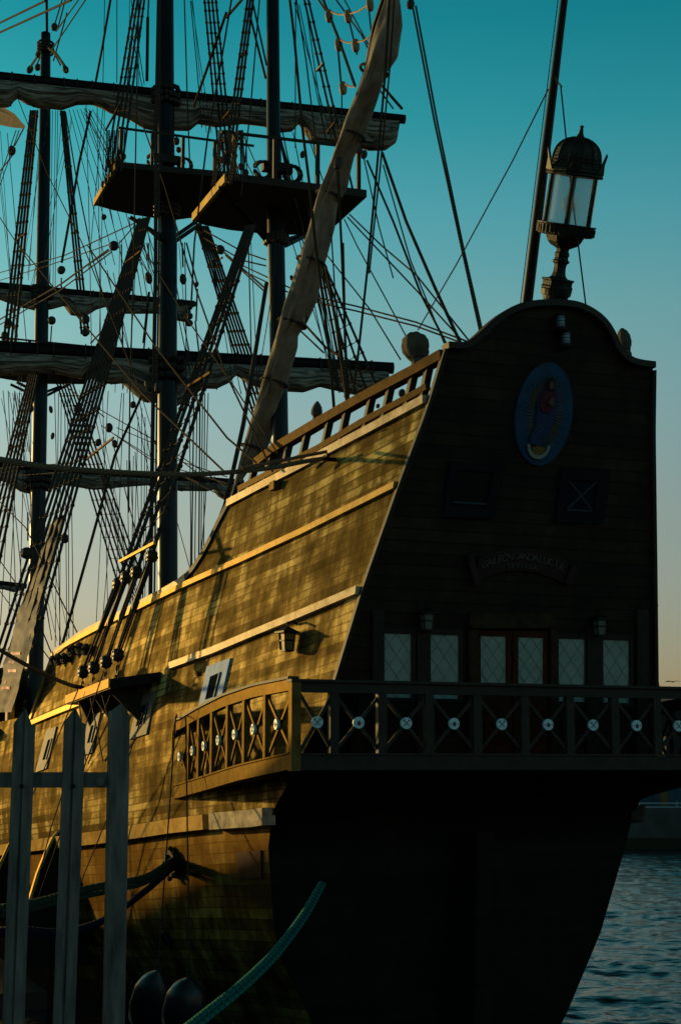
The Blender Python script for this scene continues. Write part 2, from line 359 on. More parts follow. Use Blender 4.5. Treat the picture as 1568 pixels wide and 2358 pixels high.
# water: real wavelets where the photograph shows it, plain beyond
wm_=D.materials.new('river_water'); wm_.use_nodes=True; t=wm_.node_tree; b=t.nodes['Principled BSDF']
b.inputs['Base Color'].default_value=(.008,.022,.028,1); b.inputs['Roughness'].default_value=.12; b.inputs['Specular IOR Level'].default_value=.4; b.inputs['IOR'].default_value=1.33
c=N(t,'ShaderNodeTexCoord'); n=N(t,'ShaderNodeTexNoise'); n.inputs['Scale'].default_value=2.2; n.inputs['Detail'].default_value=5
mpn=N(t,'ShaderNodeMapping'); mpn.inputs['Scale'].default_value=(.55,1,1); t.links.new(c.outputs['Object'],mpn.inputs[0]); t.links.new(mpn.outputs[0],n.inputs['Vector'])
bp=N(t,'ShaderNodeBump'); bp.inputs['Strength'].default_value=.9; bp.inputs['Distance'].default_value=.10; t.links.new(n.outputs['Fac'],bp.inputs['Height']); t.links.new(bp.outputs[0],b.inputs['Normal'])
def wave(x,y):
    h=0
    h+=.065*(1-abs(noise.noise(Vector((x*.22,y*.42,0))))*2)
    h+=.06*(1-abs(noise.noise(Vector((x*.55+9,y*1.0,1))))*2)
    h+=.045*(1-abs(noise.noise(Vector((x*1.3,y*2.3+5,2))))*2)
    h+=.022*noise.noise(Vector((x*3.1,y*4.6,3)))
    return h-.12
mb=MB(); P=[];y=24.
ys=[]
while y<88: ys.append(y); y*=1.0052
for y in ys:
    x0,x1=y*.10,y*.33; e=min(1,(y-24)/1.5)*min(1,(88-y)/4+.05)
    P.append([(x0+(x1-x0)*j/210.,y,wave(x0+(x1-x0)*j/210.,y)*max(0,e)*min(1,j/4.)*min(1,(210-j)/4.)) for j in range(211)])
mb.grid(P)
yl=ys[0];yh=ys[-1]
# flat surround, welded edge to edge with the wavelet patch
c1,c2,c3,c4=(yl*.10,yl,0),(yl*.33,yl,0),(yh*.33,yh,0),(yh*.10,yh,0)
o1,o2,o3,o4=(-400,-60,0),(400,-60,0),(400,600,0),(-400,600,0)
mb.add([o1,o2,o3,o4,c1,c2,c3,c4],[(0,1,5,4),(1,2,6,5),(2,3,7,6),(3,0,4,7)])
water=struct(mb.build('water',wm_,smooth=True,label='dark blue rippled river water beside the ship',category='water'))
mb=MB(); mb.add([(-3000,-3000,-3),(3000,-3000,-3),(3000,5000,-3),(-3000,5000,-3)],[(0,1,2,3)]); struct(mb.build('ground',M['mud']))
# near quay (under the camera and the fence); its edge runs along the ship, out of the frame
mb=MB(); e=[(-40,-12.2),(36,-12.2)]
def Wz(a,b,z): v=W(a,b,0); v.z=z; return v
qz=EYE-1.5
pl=[Wz(-60,-40,qz),Wz(80,-40,qz),Wz(80,-9.75,qz),Wz(-60,-9.75,qz)]
mb.prism(pl,(0,0,-6)); struct(mb.build('quay',M['quaytop']))
# far quay
mb=MB()
fy=86.
mb.add([(-200,fy,-3),(200,fy,-3),(200,fy,.55),(-200,fy,.55)],[(0,1,2,3)]); mb.build('far_quay_footing',M['mud'])['kind']='structure'
D.objects['far_quay_footing'].name='far_shore'
mb=MB(); mb.hexa([(-200,fy+.02,.5),(200,fy+.02,.5),(200,200,.5),(-200,200,.5),(-200,fy+.02,2.1),(200,fy+.02,2.1),(200,200,2.1),(-200,200,2.1)])
struct(mb.build('far_quay',M['conc']))
fw=empty('quay_guard_rail',(10,fy+.4,2.1),'low pale striped kerb rail along the top of the far quay wall','rail')
for z,nm in ((2.12,'lower_rail'),(2.32,'upper_rail')):
    mb=MB(); mb.hexa([(-20,fy+.3,z),(60,fy+.3,z),(60,fy+.42,z),(-20,fy+.42,z),(-20,fy+.3,z+.07),(60,fy+.3,z+.07),(60,fy+.42,z+.07),(-20,fy+.42,z+.07)]); mb.build(nm,M['white'],fw)
for i in range(12): mb=MB(); mb.bar((16+2*i,fy+.36,2.1),(16+2*i,fy+.36,2.45),.06,.06); mb.build('rail_post',M['white'],fw)
# far buildings
bs=empty('warehouse',(30,100,2.1),'dark gabled warehouse on the far quay, its roof just showing at the right edge','building')
mb=MB(); z0=2.1; xr=28.
mb.hexa([(20.3,100,z0),(52,100,z0),(52,130,z0),(20.3,130,z0),(20.3,100,6.4),(52,100,6.4),(52,130,6.4),(20.3,130,6.4)]); mb.build('wall',M['dshed'],bs)
mb=MB(); mb.prism([(19.2,99.6,6.35),(19.2,99.6,7.5),(34,99.6,12.4),(53,99.6,6.9),(53,99.6,6.35)],(0,31,0)); mb.build('roof',M['dshed'],bs)
for x in (23,27,31): mb=MB(); mb.hexa([(x,99.9,2.15),(x+2,99.9,2.15),(x+2,99.97,2.15),(x,99.97,2.15),(x,99.9,5),(x+2,99.9,5),(x+2,99.97,5),(x,99.97,5)]); mb.build('door',M['bshed'],bs)
bs=empty('blue_shed',(22,92,2.1),'low blue clad shed behind the far quay wall, under the gallery corner','building')
mb=MB(); mb.hexa([(12,90,2.1),(44,90,2.1),(44,97,2.1),(12,97,2.1),(12,90,3.5),(44,90,3.5),(44,97,3.9),(12,97,3.9)]); mb.build('wall',M['bshed'],bs)
mb=MB()
for i in range(72): mb.hexa([(12.3+i*.43,89.94,2.15),(12.38+i*.43,89.94,2.15),(12.38+i*.43,89.99,2.15),(12.3+i*.43,89.99,2.15),(12.3+i*.43,89.94,3.45),(12.38+i*.43,89.94,3.45),(12.38+i*.43,89.99,3.45),(12.3+i*.43,89.99,3.45)])
mb.build('cladding_ribs',M['bshed'],bs)
mb=MB(); mb.hexa([(17.6,88.6,2.1),(18.0,88.6,2.1),(18.0,88.9,2.1),(17.6,88.9,2.1),(17.6,88.6,3.1),(18.0,88.6,3.1),(18.0,88.9,3.1),(17.6,88.9,3.1)])
o=mb.build('bollard_post',M['yel'],None,label='yellow post standing before the blue shed across the river',category='post')
# a gull low over the far bank
bd=HW(1548,1570,a=30); mb=MB(); k=.35
mb.ball(bd,.16,.08,.06,8,5); 
for sg in (-1,1):
    q=[bd+Vector((sg*.05,0,.02)),bd+Vector((sg*.38,.03,.10)),bd+Vector((sg*.72,-.05,-.02)),bd+Vector((sg*.36,-.12,.05)),bd+Vector((sg*.05,-.12,0))]
    mb.prism(q,(0,0,.015))
mb.add([bd+Vector((-.14,0,0)),bd+Vector((-.34,.05,.02)),bd+Vector((-.34,-.05,.02)),bd+Vector((-.14,0,.03))],[(0,1,3),(0,3,2),(1,2,3),(0,2,1)])
mb.v=[tuple(bd+(Vector(v)-bd)*.42) for v in mb.v]
mb.build('gull',M['bird'],None,label='small dark gull gliding low at the right edge of the sky',category='bird')

# ================================================================= SHIP
ship=empty('sailing_ship',W(12,0,-4.3),'tall wooden galleon with a dark high stern and gold sunlit port side','ship')
# --- hull side
def side(sg,w,NA=150,NU=90):
    P=[];UV=[]
    ss=[]
    for i in range(NA+1):
        q=i/NA; ss.append(q)
    acol=[i*.14 for i in range(100)]+[14+.0+i*.7 for i in range(0,48)]
    acol+= [13.36,14.1]; acol=sorted(acol)
    for s_ in acol:
        row=[];ruv=[]
        # each column starts on the raked stern edge and straightens with distance
        k=max(0,1-s_/4.)
        # find top on this column
        ut=utop(s_)
        for _ in range(25): ut=.5*ut+.5*utop(s_+k*A(ut))
        for j in range(NU+1):
            u=-4.6+(ut+4.6)*j/NU; a=s_+k*A(u)
            row.append(W(a,sg*half(a,u,w),u)); ruv.append((a,vpl(a,u)))
        P.append(row);UV.append(ruv)
    return P,UV
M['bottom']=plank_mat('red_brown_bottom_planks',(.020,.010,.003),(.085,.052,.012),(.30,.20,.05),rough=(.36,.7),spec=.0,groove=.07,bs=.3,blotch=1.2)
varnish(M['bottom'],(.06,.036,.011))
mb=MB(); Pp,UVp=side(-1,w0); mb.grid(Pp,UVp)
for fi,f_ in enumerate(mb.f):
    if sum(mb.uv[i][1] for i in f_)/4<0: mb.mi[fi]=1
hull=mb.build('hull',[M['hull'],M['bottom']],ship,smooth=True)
mb=MB(); Ps,UVs=side(1,w0s); mb.grid(Ps,UVs); mb.build('hull_side',M['hull'],ship,smooth=True,label='starboard side planking, only its edge showing')
# --- upper stern board: one plane raked aft
RK=.3
def TP(x,y,off=0.):
    d=ray(x,y); da=d[0]*F[0]+d[1]*F[1]; db=d[0]*S[0]+d[1]*S[1]
    t=(-A0+RK*1.215-off)/(da+RK*d[2]); return (A0+t*da,B0+t*db,t*d[2])
def TB(b,u,off=0.): return (-RK*(u-1.215)-off,b,u)
TOP=[(1025,800),(1058,801),(1080,794),(1105,774),(1130,750),(1160,727),(1195,711),(1235,704),(1284,703),(1325,709),(1360,726),(1385,748),(1402,775),(1415,803),(1430,822),(1448,835),(1470,841),(1500,845)]
top0=[Vector(TP(*p)) for p in TOP]; top=[]
for i in range(len(top0)-1):
    q0,q1,q2,q3=top0[max(0,i-1)],top0[i],top0[i+1],top0[min(len(top0)-1,i+2)]
    for j in range(5):
        t_=j/5; top.append(tuple(.5*((2*q1)+(q2-q0)*t_+(2*q0-5*q1+4*q2-q3)*t_*t_+(3*q1-q0-3*q2+q3)*t_**3)))
top.append(tuple(top0[-1]))
mb=MB(); pts=[]; 
us=[5.94-i*.16 for i in range(37)]
us=[u for u in us if u>0.0]+[0.0]
portedge=[TB(-w0(u) if u>1.2 else -2.45,u) for u in us]
staredge=[TB(w0s(u) if u>1.2 else 2.4,u) for u in us][::-1]
outl=portedge[::-1]+top[1:-1]+staredge[:-1]+[staredge[-1]]
kt=[]
for p in top:
    wl_,wr_=w0(p[2]),w0s(p[2]); kt.append((max(0,min(1,(p[1]+wl_)/(wl_+wr_))),p[2]))
kt.sort()
for dd in (0,.10):
    P=[];UV=[]
    for ii in range(61):
        k=ii/60.; ut_=ip(k,[q[0] for q in kt],[q[1] for q in kt]); row=[];ruv=[]
        vs_=[ut_*jj/60. for jj in range(61)]
        for u in vs_:
            bb=-(w0(u) if u>1.2 else 2.45)+((w0(u)+w0s(u)) if u>1.2 else 4.85)*k
            row.append(W(-RK*(u-1.215)+dd,bb,u)); ruv.append((bb,u/.17))
        P.append(row);UV.append(ruv)
    mb.grid(P,UV)
    if dd==0: Pf=P
    else:
        rim=lambda G:[G[0][j] for j in range(61)]+[G[i][60] for i in range(1,61)]+[G[60][j] for j in range(59,-1,-1)]
        mb.grid([rim(Pf),rim(P)])
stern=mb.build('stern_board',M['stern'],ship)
# capping along the curved top
mb=MB(); cpl=[W(p[0]-.04,p[1],p[2]+.0) for p in top]; 
def sweep(mb,path,prof,up=Vector((0,0,1)),side=None,closed=False):
    """prof: list of (sideways, up) offsets"""
    P=[];UV=[];L=0
    for i,p in enumerate(path):
        p=Vector(p); t=(Vector(path[min(i+1,len(path)-1)])-Vector(path[max(i-1,0)])).normalized()
        x=(side if side is not None else t.cross(up)).normalized(); y=x.cross(t).normalized()
        if y.dot(up)<0 and side is None: y=-y
        if i: L+=(p-Vector(path[i-1])).length
        P.append([p+x*q[0]+y*q[1] for q in prof]); UV.append([(L,.3*k) for k in range(len(prof))])
    o=len(mb.v); mb.grid(P,UV,wrap=True); n=len(prof); m=len(mb.v)
    mb.f.append(list(range(o,o+n))[::-1]); mb.mi.append(mb.m); mb.f.append(list(range(m-n,m))); mb.mi.append(mb.m)
Fv=Vector((*F,0)); Sv=Vector((*S,0))
fine=[]
for i in range(len(cpl)-1):
    fine.append(cpl[i])
fine.append(cpl[-1])
sweep(mb,fine,[(-.08,-.06),(.16,-.06),(.16,.035),(-.08,.035)],side=Fv)
mb.build('stern_capping',M['dtimber'],stern)
# corner edge timbers down both sides
for sg,wf in ((-1,w0),(1,w0s)):
    mb=MB(); pth=[W(*TB(sg*wf(u),u,.012)) for u in [5.9-.2*i for i in range(25)]]
    sweep(mb,pth,[(-.05,-.03),(.06,-.03),(.06,.03),(-.05,.03)],side=Fv); mb.build('corner_timber',M['dtimber'],stern)
# --- lower stern: curves in under the gallery
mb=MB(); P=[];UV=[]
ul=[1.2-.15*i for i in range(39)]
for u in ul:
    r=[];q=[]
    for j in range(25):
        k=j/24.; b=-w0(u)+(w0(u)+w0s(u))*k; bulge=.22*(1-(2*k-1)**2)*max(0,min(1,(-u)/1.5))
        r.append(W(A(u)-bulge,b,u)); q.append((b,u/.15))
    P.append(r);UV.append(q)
mb.grid(P,UV); mb.build('lower_stern',M['blackpl'],ship,smooth=True)
mb=MB(); mb.hexa([W(1.2,-.14,-4.6),W(2.6,-.14,-4.6),W(2.6,.14,-4.6),W(1.2,.14,-4.6),W(1.0,-.14,-1.0),W(1.8,-.14,-1.0),W(1.8,.14,-1.0),W(1.0,.14,-1.0)]); mb.build('rudder',M['blackpl'],ship)
# --- decks
mb=MB()
P=[]
for a in [i*.5 for i in range(0,13)]:
    u=min(uC(max(a,0)),5.2)-.12 if a<5 else ip(a,[5,6],[uC(5)-.12,uC(6)-.12]); P.append([W(a-.2 if a==0 else a,-half(a,u)+.02,u),W(a-.2 if a==0 else a,half(a,u,w0s)-.02,u)])
mb.grid(P); mb.build('poop_deck',M['timber'],ship)
mb=MB(); mb.grid([[W(a,-half(a,1.9)+.02,1.9),W(a,half(a,1.9,w0s)-.02,1.9)] for a in [6+i*.75 for i in range(11)]]); mb.build('quarter_deck',M['timber'],ship)
mb=MB(); mb.grid([[W(a,-half(a,.3)+.02,.3),W(a,half(a,.3,w0s)-.02,.3)] for a in [13.5+i for i in range(18)]]); mb.build('main_deck',M['timber'],ship)
mb=MB(); mb.box(13.5,13.6,-4.2,4.2,.3,1.9); mb.build('bulkhead',M['dtimber'],ship)
# --- wales
def walepath(L,a0,a1,step=.35,sg=-1,wf=w0):
    ln=line(L); out=[]; a=a0
    while a<a1+1e-6:
        u=ln(a); out.append((a,sg*half(a,u,wf),u)); a+=step
    return out
def wale(name,L,a0,a1,h,t,mat,sg=-1,wf=w0,label=None,dz=0.):
    pth=walepath(L,a0,a1,sg=sg,wf=wf); mb=MB(); P=[];UV=[]
    for a,b,u in pth:
        n=hn(a,u,sg); n=Sv*n.y+Fv*n.x+Vector((0,0,n.z)); c=W(a,b,u+dz); tn=Fv; upv=n.cross(tn).normalized(); 
        if upv.z<0: upv=-upv
        P.append([c-n*.05-upv*h/2,c+n*t-upv*h/2,c+n*(t+.003)+upv*h/2,c-n*.05+upv*h/2]); UV.append([(a,0),(a,.3),(a,.6),(a,1)])
    o=len(mb.v); mb.grid(P,UV,wrap=True); m=len(mb.v); mb.f+= [(o,o+1,o+2,o+3),(m-4,m-3,m-2,m-1)]; mb.mi+=[0,0]
    return mb.build(name,mat,ship,label=label)
for sg,wf in ((-1,w0),(1,w0s)):
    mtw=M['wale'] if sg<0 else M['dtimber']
    wale('wale',WL2,A(u2(-.8))+.07,13.2,.105,.06,mtw,sg,wf)
    wale('wale',WL3,A(u3(-.4))+.07,5.9,.12,.08,M['walep'] if sg<0 else mtw,sg,wf,label='greyish worn wale, its varnish flaked' if sg<0 else None)
    wale('wale',WL3,9.6,14.2,.115,.075,mtw,sg,wf)
    wale('wale',WL4,A(-.75)-.02,3.6,.26,.17,M['walep'] if sg<0 else mtw,sg,wf,label='grey patched aft end of the heavy main wale' if sg<0 else None)
    wale('wale',WL4,3.63,44,.235,.15,mtw,sg,wf)
# cap rail of bulwark, following the sweep down
def cappath(a0,a1,n):
    return [(a0+(a1-a0)*i/n,) for i in range(n+1)]
for sg,wf in ((-1,w0),(1,w0s)):
    for nm,a0,a1,n,mt,t in (('cap_plank',A(5.24)+.10,4.55,24,M['walep'],.075),('cap_rail',5.75,13.3,26,M['walep'],.06)):
        P=[];mb=MB();UV=[]
        for i in range(n+1):
            a=a0+(a1-a0)*i/n; u=uC(a); b=half(a,u,wf)
            P.append([W(a,sg*(b-.18),u-.06),W(a,sg*(b+t),u-.07),W(a,sg*(b+t),u+.055),W(a,sg*(b-.18),u+.055)]); UV.append([(a,k*.3) for k in range(4)])
        o=0; mb.grid(P,UV,wrap=True); m=len(mb.v); mb.f+=[(0,1,2,3),(m-4,m-3,m-2,m-1)]; mb.mi+=[0,0]
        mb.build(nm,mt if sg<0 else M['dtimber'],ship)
    P=[];mb=MB();UV=[]
    for i in range(29):
        a=4.50+(6.1-4.5)*i/28; u=uC(a); b=half(a,u,wf)
        P.append([W(a-.03,sg*(b-.30),u-.02),W(a-.03,sg*(b+.045),u-.04),W(a+.03,sg*(b+.045),u+.05),W(a+.03,sg*(b-.30),u+.05)]); UV.append([(a,k*.3) for k in range(4)])
    mb.grid(P,UV,wrap=True); m=len(mb.v); mb.f+=[(0,1,2,3),(m-4,m-3,m-2,m-1)]; mb.mi+=[0,0]
    mb.build('bulwark_sweep',M['dtimber'],ship,label='dark curved board where the poop side sweeps down')
    mb=MB(); P=[]
    for i in range(12):
        a=13.3+.85*i/11; u=uC(13.3)+.02-(uC(13.3)-1.0)*i/11; b=half(a,u,wf)
        P.append([W(a+.05,sg*(b-.35),u-.02),W(a-.02,sg*(b+.05),u-.04),W(a+.05,sg*(b+.05),u+.05),W(a+.12,sg*(b-.35),u+.05)])
    mb.grid(P,wrap=True); mb.build('break_board',M['wale'],ship)
# --- poop railing: two rails on raked posts
TR=[HH(*p,off=-.03) for p in [(1022,806),(958,842),(835,907),(735,964),(635,1024),(592,1058)]]
MR=[HH(*p,off=-.03) for p in [(984,883),(958,899),(835,965),(735,1025),(640,1074),(552,1120)]]
for sg in (-1,1):
    fx=lambda p,o=0.: W(p[0],sg*abs(half(p[0],p[2],w0 if sg<0 else w0s)-.03+o),p[2])
    for nm,L,hh,tt in (('top_rail',TR,.15,.17),('mid_rail',MR,.10,.09)):
        mb=MB(); pth=[fx(p) for p in L]; fin=[]
        for i in range(len(pth)-1):
            for k in range(4): fin.append(pth[i].lerp(pth[i+1],k/4))
        fin.append(pth[-1]); sweep(mb,fin,[(-tt/2,-hh),(tt/2,-hh),(tt/2,0),(-tt/2,0)])
        mb.build(nm,M['timber'],ship)
    xs=[970,935,882,839,782,742,690,649,609,570]
    for x in xs:
        yc=ip(x,[529,735,955],[1156,1046,924]); p=HH(x,yc,off=-.05); q=HH(x+17,ip(x+17,[592,635,735,835,958,1025],[1075,1040,980,922,858,820]),off=-.05)
        p=(p[0],sg*half(p[0],p[2],w0 if sg<0 else w0s)+ -sg*.06,p[2]-.02); q=(q[0],sg*half(q[0],q[2],w0 if sg<0 else w0s)-sg*.06,q[2])
        mb=MB(); mb.bar(W(*p),W(*q),.11,.10,side=Sv); mb.build('rail_post',M['dtimber'],ship)
# small wooden step block on the cap plank and the iron cleat with its mooring strop
p=HH(632,1115,.03); mb=MB(); mb.box(p[0]-.14,p[0]+.10,p[1]-.06,p[1]+.05,p[2]-.10,p[2]+.04); mb.build('step_block',M['timber'],ship)
cl=HH(765,1058,.05); mb=MB()
mb.tube([W(cl[0],cl[1]+.1,cl[2]),W(cl[0],cl[1]-.14,cl[2])],.035,8); mb.tube([W(cl[0]-.2,cl[1]-.15,cl[2]+.04),W(cl[0]-.1,cl[1]-.12,cl[2]-.01),W(cl[0]+.12,cl[1]-.12,cl[2]-.02),W(cl[0]+.25,cl[1]-.16,cl[2]-.10)],[.02,.04,.04,.02],8)
mb.build('mooring_cleat',M['iron'],ship)

# --- things on the stern board
def quad_frame(mb,c,wd,off0,off1,P=TP):
    """ring between outer quad c and the same quad shrunk by wd, standing proud"""
    O4=[Vector(P(*p,off0)) for p in c]; m=sum(O4,Vector())/4
    return O4
def frame_on(c_out,c_in,P,off,th,name,mt,parent,lab=None,pane=None,depth=.10,cross=False,pn='pane'):
    o=[Vector(P(*p,off)) for p in c_out]; i=[Vector(P(*p,off)) for p in c_in]
    o2=[Vector(P(*p,off-th)) for p in c_out]; i2=[Vector(P(*p,off-th)) for p in c_in]
    # project back so front/back share their outline
    nrm=((o[1]-o[0]).cross(o[3]-o[0])).normalized()
    if nrm.x>0 and P is TP: nrm=-nrm
    if P is HH and nrm.y>0: nrm=-nrm
    mb=MB(); V8=[W(*v) for v in o]+[W(*v) for v in i]; B8=[W(*(v-nrm*th)) for v in o]+[W(*(v-nrm*th)) for v in i]
    vs=V8+B8; fs=[]
    for k in range(4):
        l=(k+1)%4
        fs+=[(k,l,4+l,4+k),(8+k,8+4+k,8+4+l,8+l),(k,8+k,8+l,l),(4+k,4+l,12+l,12+k)]
    mb.add(vs,fs,[(v.x,v.z*3) for v in vs]); fr=mb.build(name,mt,parent,label=lab)
    if pane:
        mb=MB(); q=[W(*(v-nrm*depth)) for v in i]; mb.prism(q,W(*(i[0]-nrm*(depth+.01)))-W(*(i[0]-nrm*depth))); mb.build(pn,pane,fr)
    return fr,o,i,nrm
def inset(c,dx,dy=None):
    dy=dy or dx; return [(c[0][0]+dx,c[0][1]+dy),(c[1][0]-dx,c[1][1]+dy),(c[2][0]-dx,c[2][1]-dy),(c[3][0]+dx,c[3][1]-dy)]
# two stern gun ports
for n_,(co_,ci_) in enumerate([([(1036,1061),(1158,1070),(1141,1194),(1020,1190)],[(1055,1082),(1137,1088),(1120,1168),(1042,1164)]),([(1294,1076),(1407,1081),(1390,1206),(1279,1202)],[(1310,1105),(1378,1107),(1366,1179),(1304,1175)])]):
    fr,o,i,nr=frame_on(co_,ci_,TP,.07,.06,'stern_port',M['dframe'],ship,lab=['open square stern port, dark inside','square stern port closed by a hatch with crossed battens'][n_],pane=[M['iron'],M['dpane']][n_],depth=.05,pn=['opening','hatch'][n_])
    ci=[W(*(v-nr*.03)) for v in i]
    mb=MB()
    if n_: 
        mb.bar(ci[0],ci[2],.03,.02,side=Fv); mb.bar(ci[1],ci[3],.03,.02,side=Fv); mb.bar(ci[3],ci[2],.03,.03,side=Fv); mb.build('crossed_battens',M['cross'],fr)
    else: mb.bar(ci[3].lerp(ci[0],.08),ci[2].lerp(ci[1],.08),.03,.03,side=Fv); mb.build('sill',M['cross'],fr)
# six leaded windows, two of them in the double door
WIN=[[(880,1458),(947,1460),(947,1608),(881,1606)],[(991,1461),(1056,1463),(1056,1610),(992,1609)],[(1106,1464),(1165,1466),(1165,1592),(1107,1590)],[(1193,1467),(1251,1469),(1250,1594),(1193,1592)],[(1284,1470),(1346,1472),(1346,1617),(1285,1615)],[(1388,1473),(1448,1475),(1448,1620),(1389,1618)]]
# timber panelling of the door wall
mb=MB()
def tpbox(mb,x0,y0,x1,y1,o0,o1):
    q=[(x0,y1),(x1,y1),(x1,y0),(x0,y0)]
    a_=[W(*TP(*p,o0)) for p in q]; b_=[]
    for p in q:
        v=TP(*p,o0); b_.append(W(v[0]-(o1-o0),v[1],v[2]))
    mb.hexa(a_+b_)
dw=part('door_wall',W(*TP(1179,1745)),ship)
for x in (868,970,1380-20,1474): mb=MB(); tpbox(mb,x-13,1405 if x in(868,1474) else 1450,x+13,1740,0,.07); mb.build('pilaster',M['dtimber'],dw)
mb=MB(); tpbox(mb,1075,1413,1272,1446,0,.10); tpbox(mb,1084,1438,1258,1447,.10,.15); tpbox(mb,1075,1446,1096,1742,0,.08); tpbox(mb,1262,1446,1280,1742,0,.08); mb.build('door_surround',M['surround'],dw)
for k,wc in enumerate(WIN):
    outer=[(wc[0][0]-(10),wc[0][1]-12),(wc[1][0]+10,wc[1][1]-12),(wc[2][0]+10,wc[2][1]+(14 if k in(2,3) else 8)),(wc[3][0]-10,wc[3][1]+(14 if k in(2,3) else 8))]
    if k in (2,3):
        par=dw
        leaf=part('door_leaf',W(*TP(wc[0][0],1740)),ship) 
        mb=MB(); x0,x1=(1098,1178) if k==2 else (1180,1260); tpbox(mb,x0+1,1620,x1-1,1740,.01,.045)
        tpbox(mb,x0+14,1640,x1-14,1680,.045,.06); tpbox(mb,x0+14,1692,x1-14,1732,.045,.06); 
        mb.build('door_panel',M['reddoor'],leaf)
        o8=[(x0+1,1452),(x1-1,1453),(x1-1,1620),(x0+1,1620)]
        fr,o,i,nr=frame_on(o8,wc,TP,.05,.04,'door_frame',M['reddoor'],leaf,pane=None)
        par_=leaf
        if k==2:
            hp=Vector(TP(1176,1600,.06)); mb=MB(); mb.ball(W(*hp)-Fv*.03,.03); mb.build('door_handle',M['iron'],leaf)
    else:
        fr,o,i,nr=frame_on(outer,wc,TP,.05,.04,'stern_window',M['dtimber'],ship); par_=fr
    q=[W(*(v-nr*.02)) for v in i]; mb=MB(); mb.prism(q,Fv*.012); mb.build('pane',M['pane'],par_)
    # diamond leading
    mb=MB(); nx,ny=2,3
    def bl(s_,t_): return (q[0].lerp(q[1],s_)).lerp(q[3].lerp(q[2],s_),t_)-Fv*.004
    for c_ in range(-3,3):
        for sg in (1,-1):
            seg=[]
            # lines s = (c + 3t)/2 style diagonals, clipped to the pane
            t0,t1=0.,1.
            s0=(c_+0.)/2.; s1=(c_+3.)/2.
            if s0<0: t0=-s0/(s1-s0)
            if s1>1: t1=(1-s0)/(s1-s0)
            if t1-t0<.02: continue
            sa,sb=s0+(s1-s0)*t0,s0+(s1-s0)*t1
            if sg<0: sa,sb=1-sa,1-sb
            mb.bar(bl(sa,t0),bl(sb,t1),.007,.006,side=Fv)
    if k in(2,3):
        cc=bl(.5,.62); rr=.17; pr=None; ring=[cc+Sv*rr*math.cos(g)+Vector((0,0,1))*rr*1.15*math.sin(g) for g in [2*math.pi*j/24 for j in range(25)]]
        for j in range(24): mb.bar(ring[j],ring[j+1],.008,.006,side=Fv)
    mb.build('leading',M['lead'],par_)
# navigation lights below the lantern
for (x,y) in ((1290,741),(1302,780)):
    g=part('navigation_light',W(*TP(x,y)),ship); mb=MB(); c=W(*TP(x,y,.12)); 
    mb.lathe(c-Vector((0,0,.085)),c+Vector((0,0,.085)),[(0,.065),(.1,.07),(.9,.07),(1,.065)],14); mb.build('lens',M['leadbox'],g)
    mb=MB(); mb.lathe(c+Vector((0,0,.088)),c+Vector((0,0,.13)),[(0,.085),(.5,.085),(1,.03)],14); mb.lathe(c-Vector((0,0,.13)),c-Vector((0,0,.088)),[(0,.085),(.5,.085),(1,.08)],14); mb.bar(c-Vector((0,0,.13)),c-Vector((0,0,.13))+Fv*.14,.08,.03); 
    for j in range(3):
        z=-.05+.05*j; mb.lathe(c+Vector((0,0,z-.004)),c+Vector((0,0,z+.004)),[(0,.076),(1,.076)],14)
    mb.build('housing',M['iron'],g)
# painted oval panel with a robed figure, generic
ov=part('oval_panel',W(*TP(1248,953)),ship,label='blue oval board with gold rays round a robed figure on a crescent')
OC=Vector(TP(1249,953,.0)); et=Vector(TP(1269,833,0))-Vector(TP(1234,1073,0)); RV=et.length/2
RH=(Vector(TP(1314,955,0))-Vector(TP(1184,952,0))).length/2
ax_u=Vector((-RK,0,1)).normalized()
def OP(x,y,off): v=OC+Vector((0,1,0))*x*RH+ax_u*y*RV*.985+Vector((-1,0,-RK)).normalized()*off; return W(*v)
mb=MB(); mb.prism([OP(math.cos(g),math.sin(g)*(1.0),.05) for g in [2*math.pi*j/48 for j in range(48)]],Fv*.06); mb.build('board',M['oblue'],ov)
mb=MB()
for j in range(52):
    g=2*math.pi*j/52+.06; r0=.42; r1=.80 if j%2 else .68; cg,sg_=math.cos(g),math.sin(g); pw=.030
    a1=[OP(cg*r0-sg_*pw*.8,sg_*r0+cg*pw*.5,.056),OP(cg*r0+sg_*pw*.8,sg_*r0-cg*pw*.5,.056),OP(cg*r1,sg_*r1,.056)]
    mb.prism(a1,-Fv*.008)
mb.build('gold_rays',M['gold'],ov)
def blob(mb,outl,off,th=.02): mb.prism([OP(x,y,off) for x,y in outl],-Fv*th)
rb=part('robed_figure',OP(0,0,.06),ov)
mb=MB(); blob(mb,[(-.46,-.58),(-.20,-.63),(.10,-.60),(.22,-.45),(.36,-.1),(.44,.25),(.36,.38),(.26,.50),(.10,.54),(-.10,.52),(-.26,.40),(-.34,.24),(-.30,.0),(-.32,-.2),(-.42,-.42)],.066,.03)
mb.build('cloak',M['robeb'],rb)
for pts_,mt,o_ in (([(-.24,.36),(-.06,.48),(.14,.48),(.22,.36),(.22,.12),(.10,.02),(-.12,.02),(-.26,.14)],M['rober'],.10),([(-.12,.60),(-.02,.72),(.10,.72),(.18,.60),(.16,.46),(.02,.42),(-.09,.47)],M['hair'],.10),([(-.04,.60),(.03,.66),(.11,.60),(.10,.51),(.04,.475),(-.02,.51)],M['skin'],.125),([(-.02,.24),(.10,.34),(.17,.28),(.20,.18),(.08,.16)],M['skin'],.13)):
    mb=MB(); blob(mb,pts_,o_,.02); mb.build({'hair':'hair','rober':'tunic','skin':'skin'}.get([k for k,v in M.items() if v is mt][0]),mt,rb)
mb=MB()
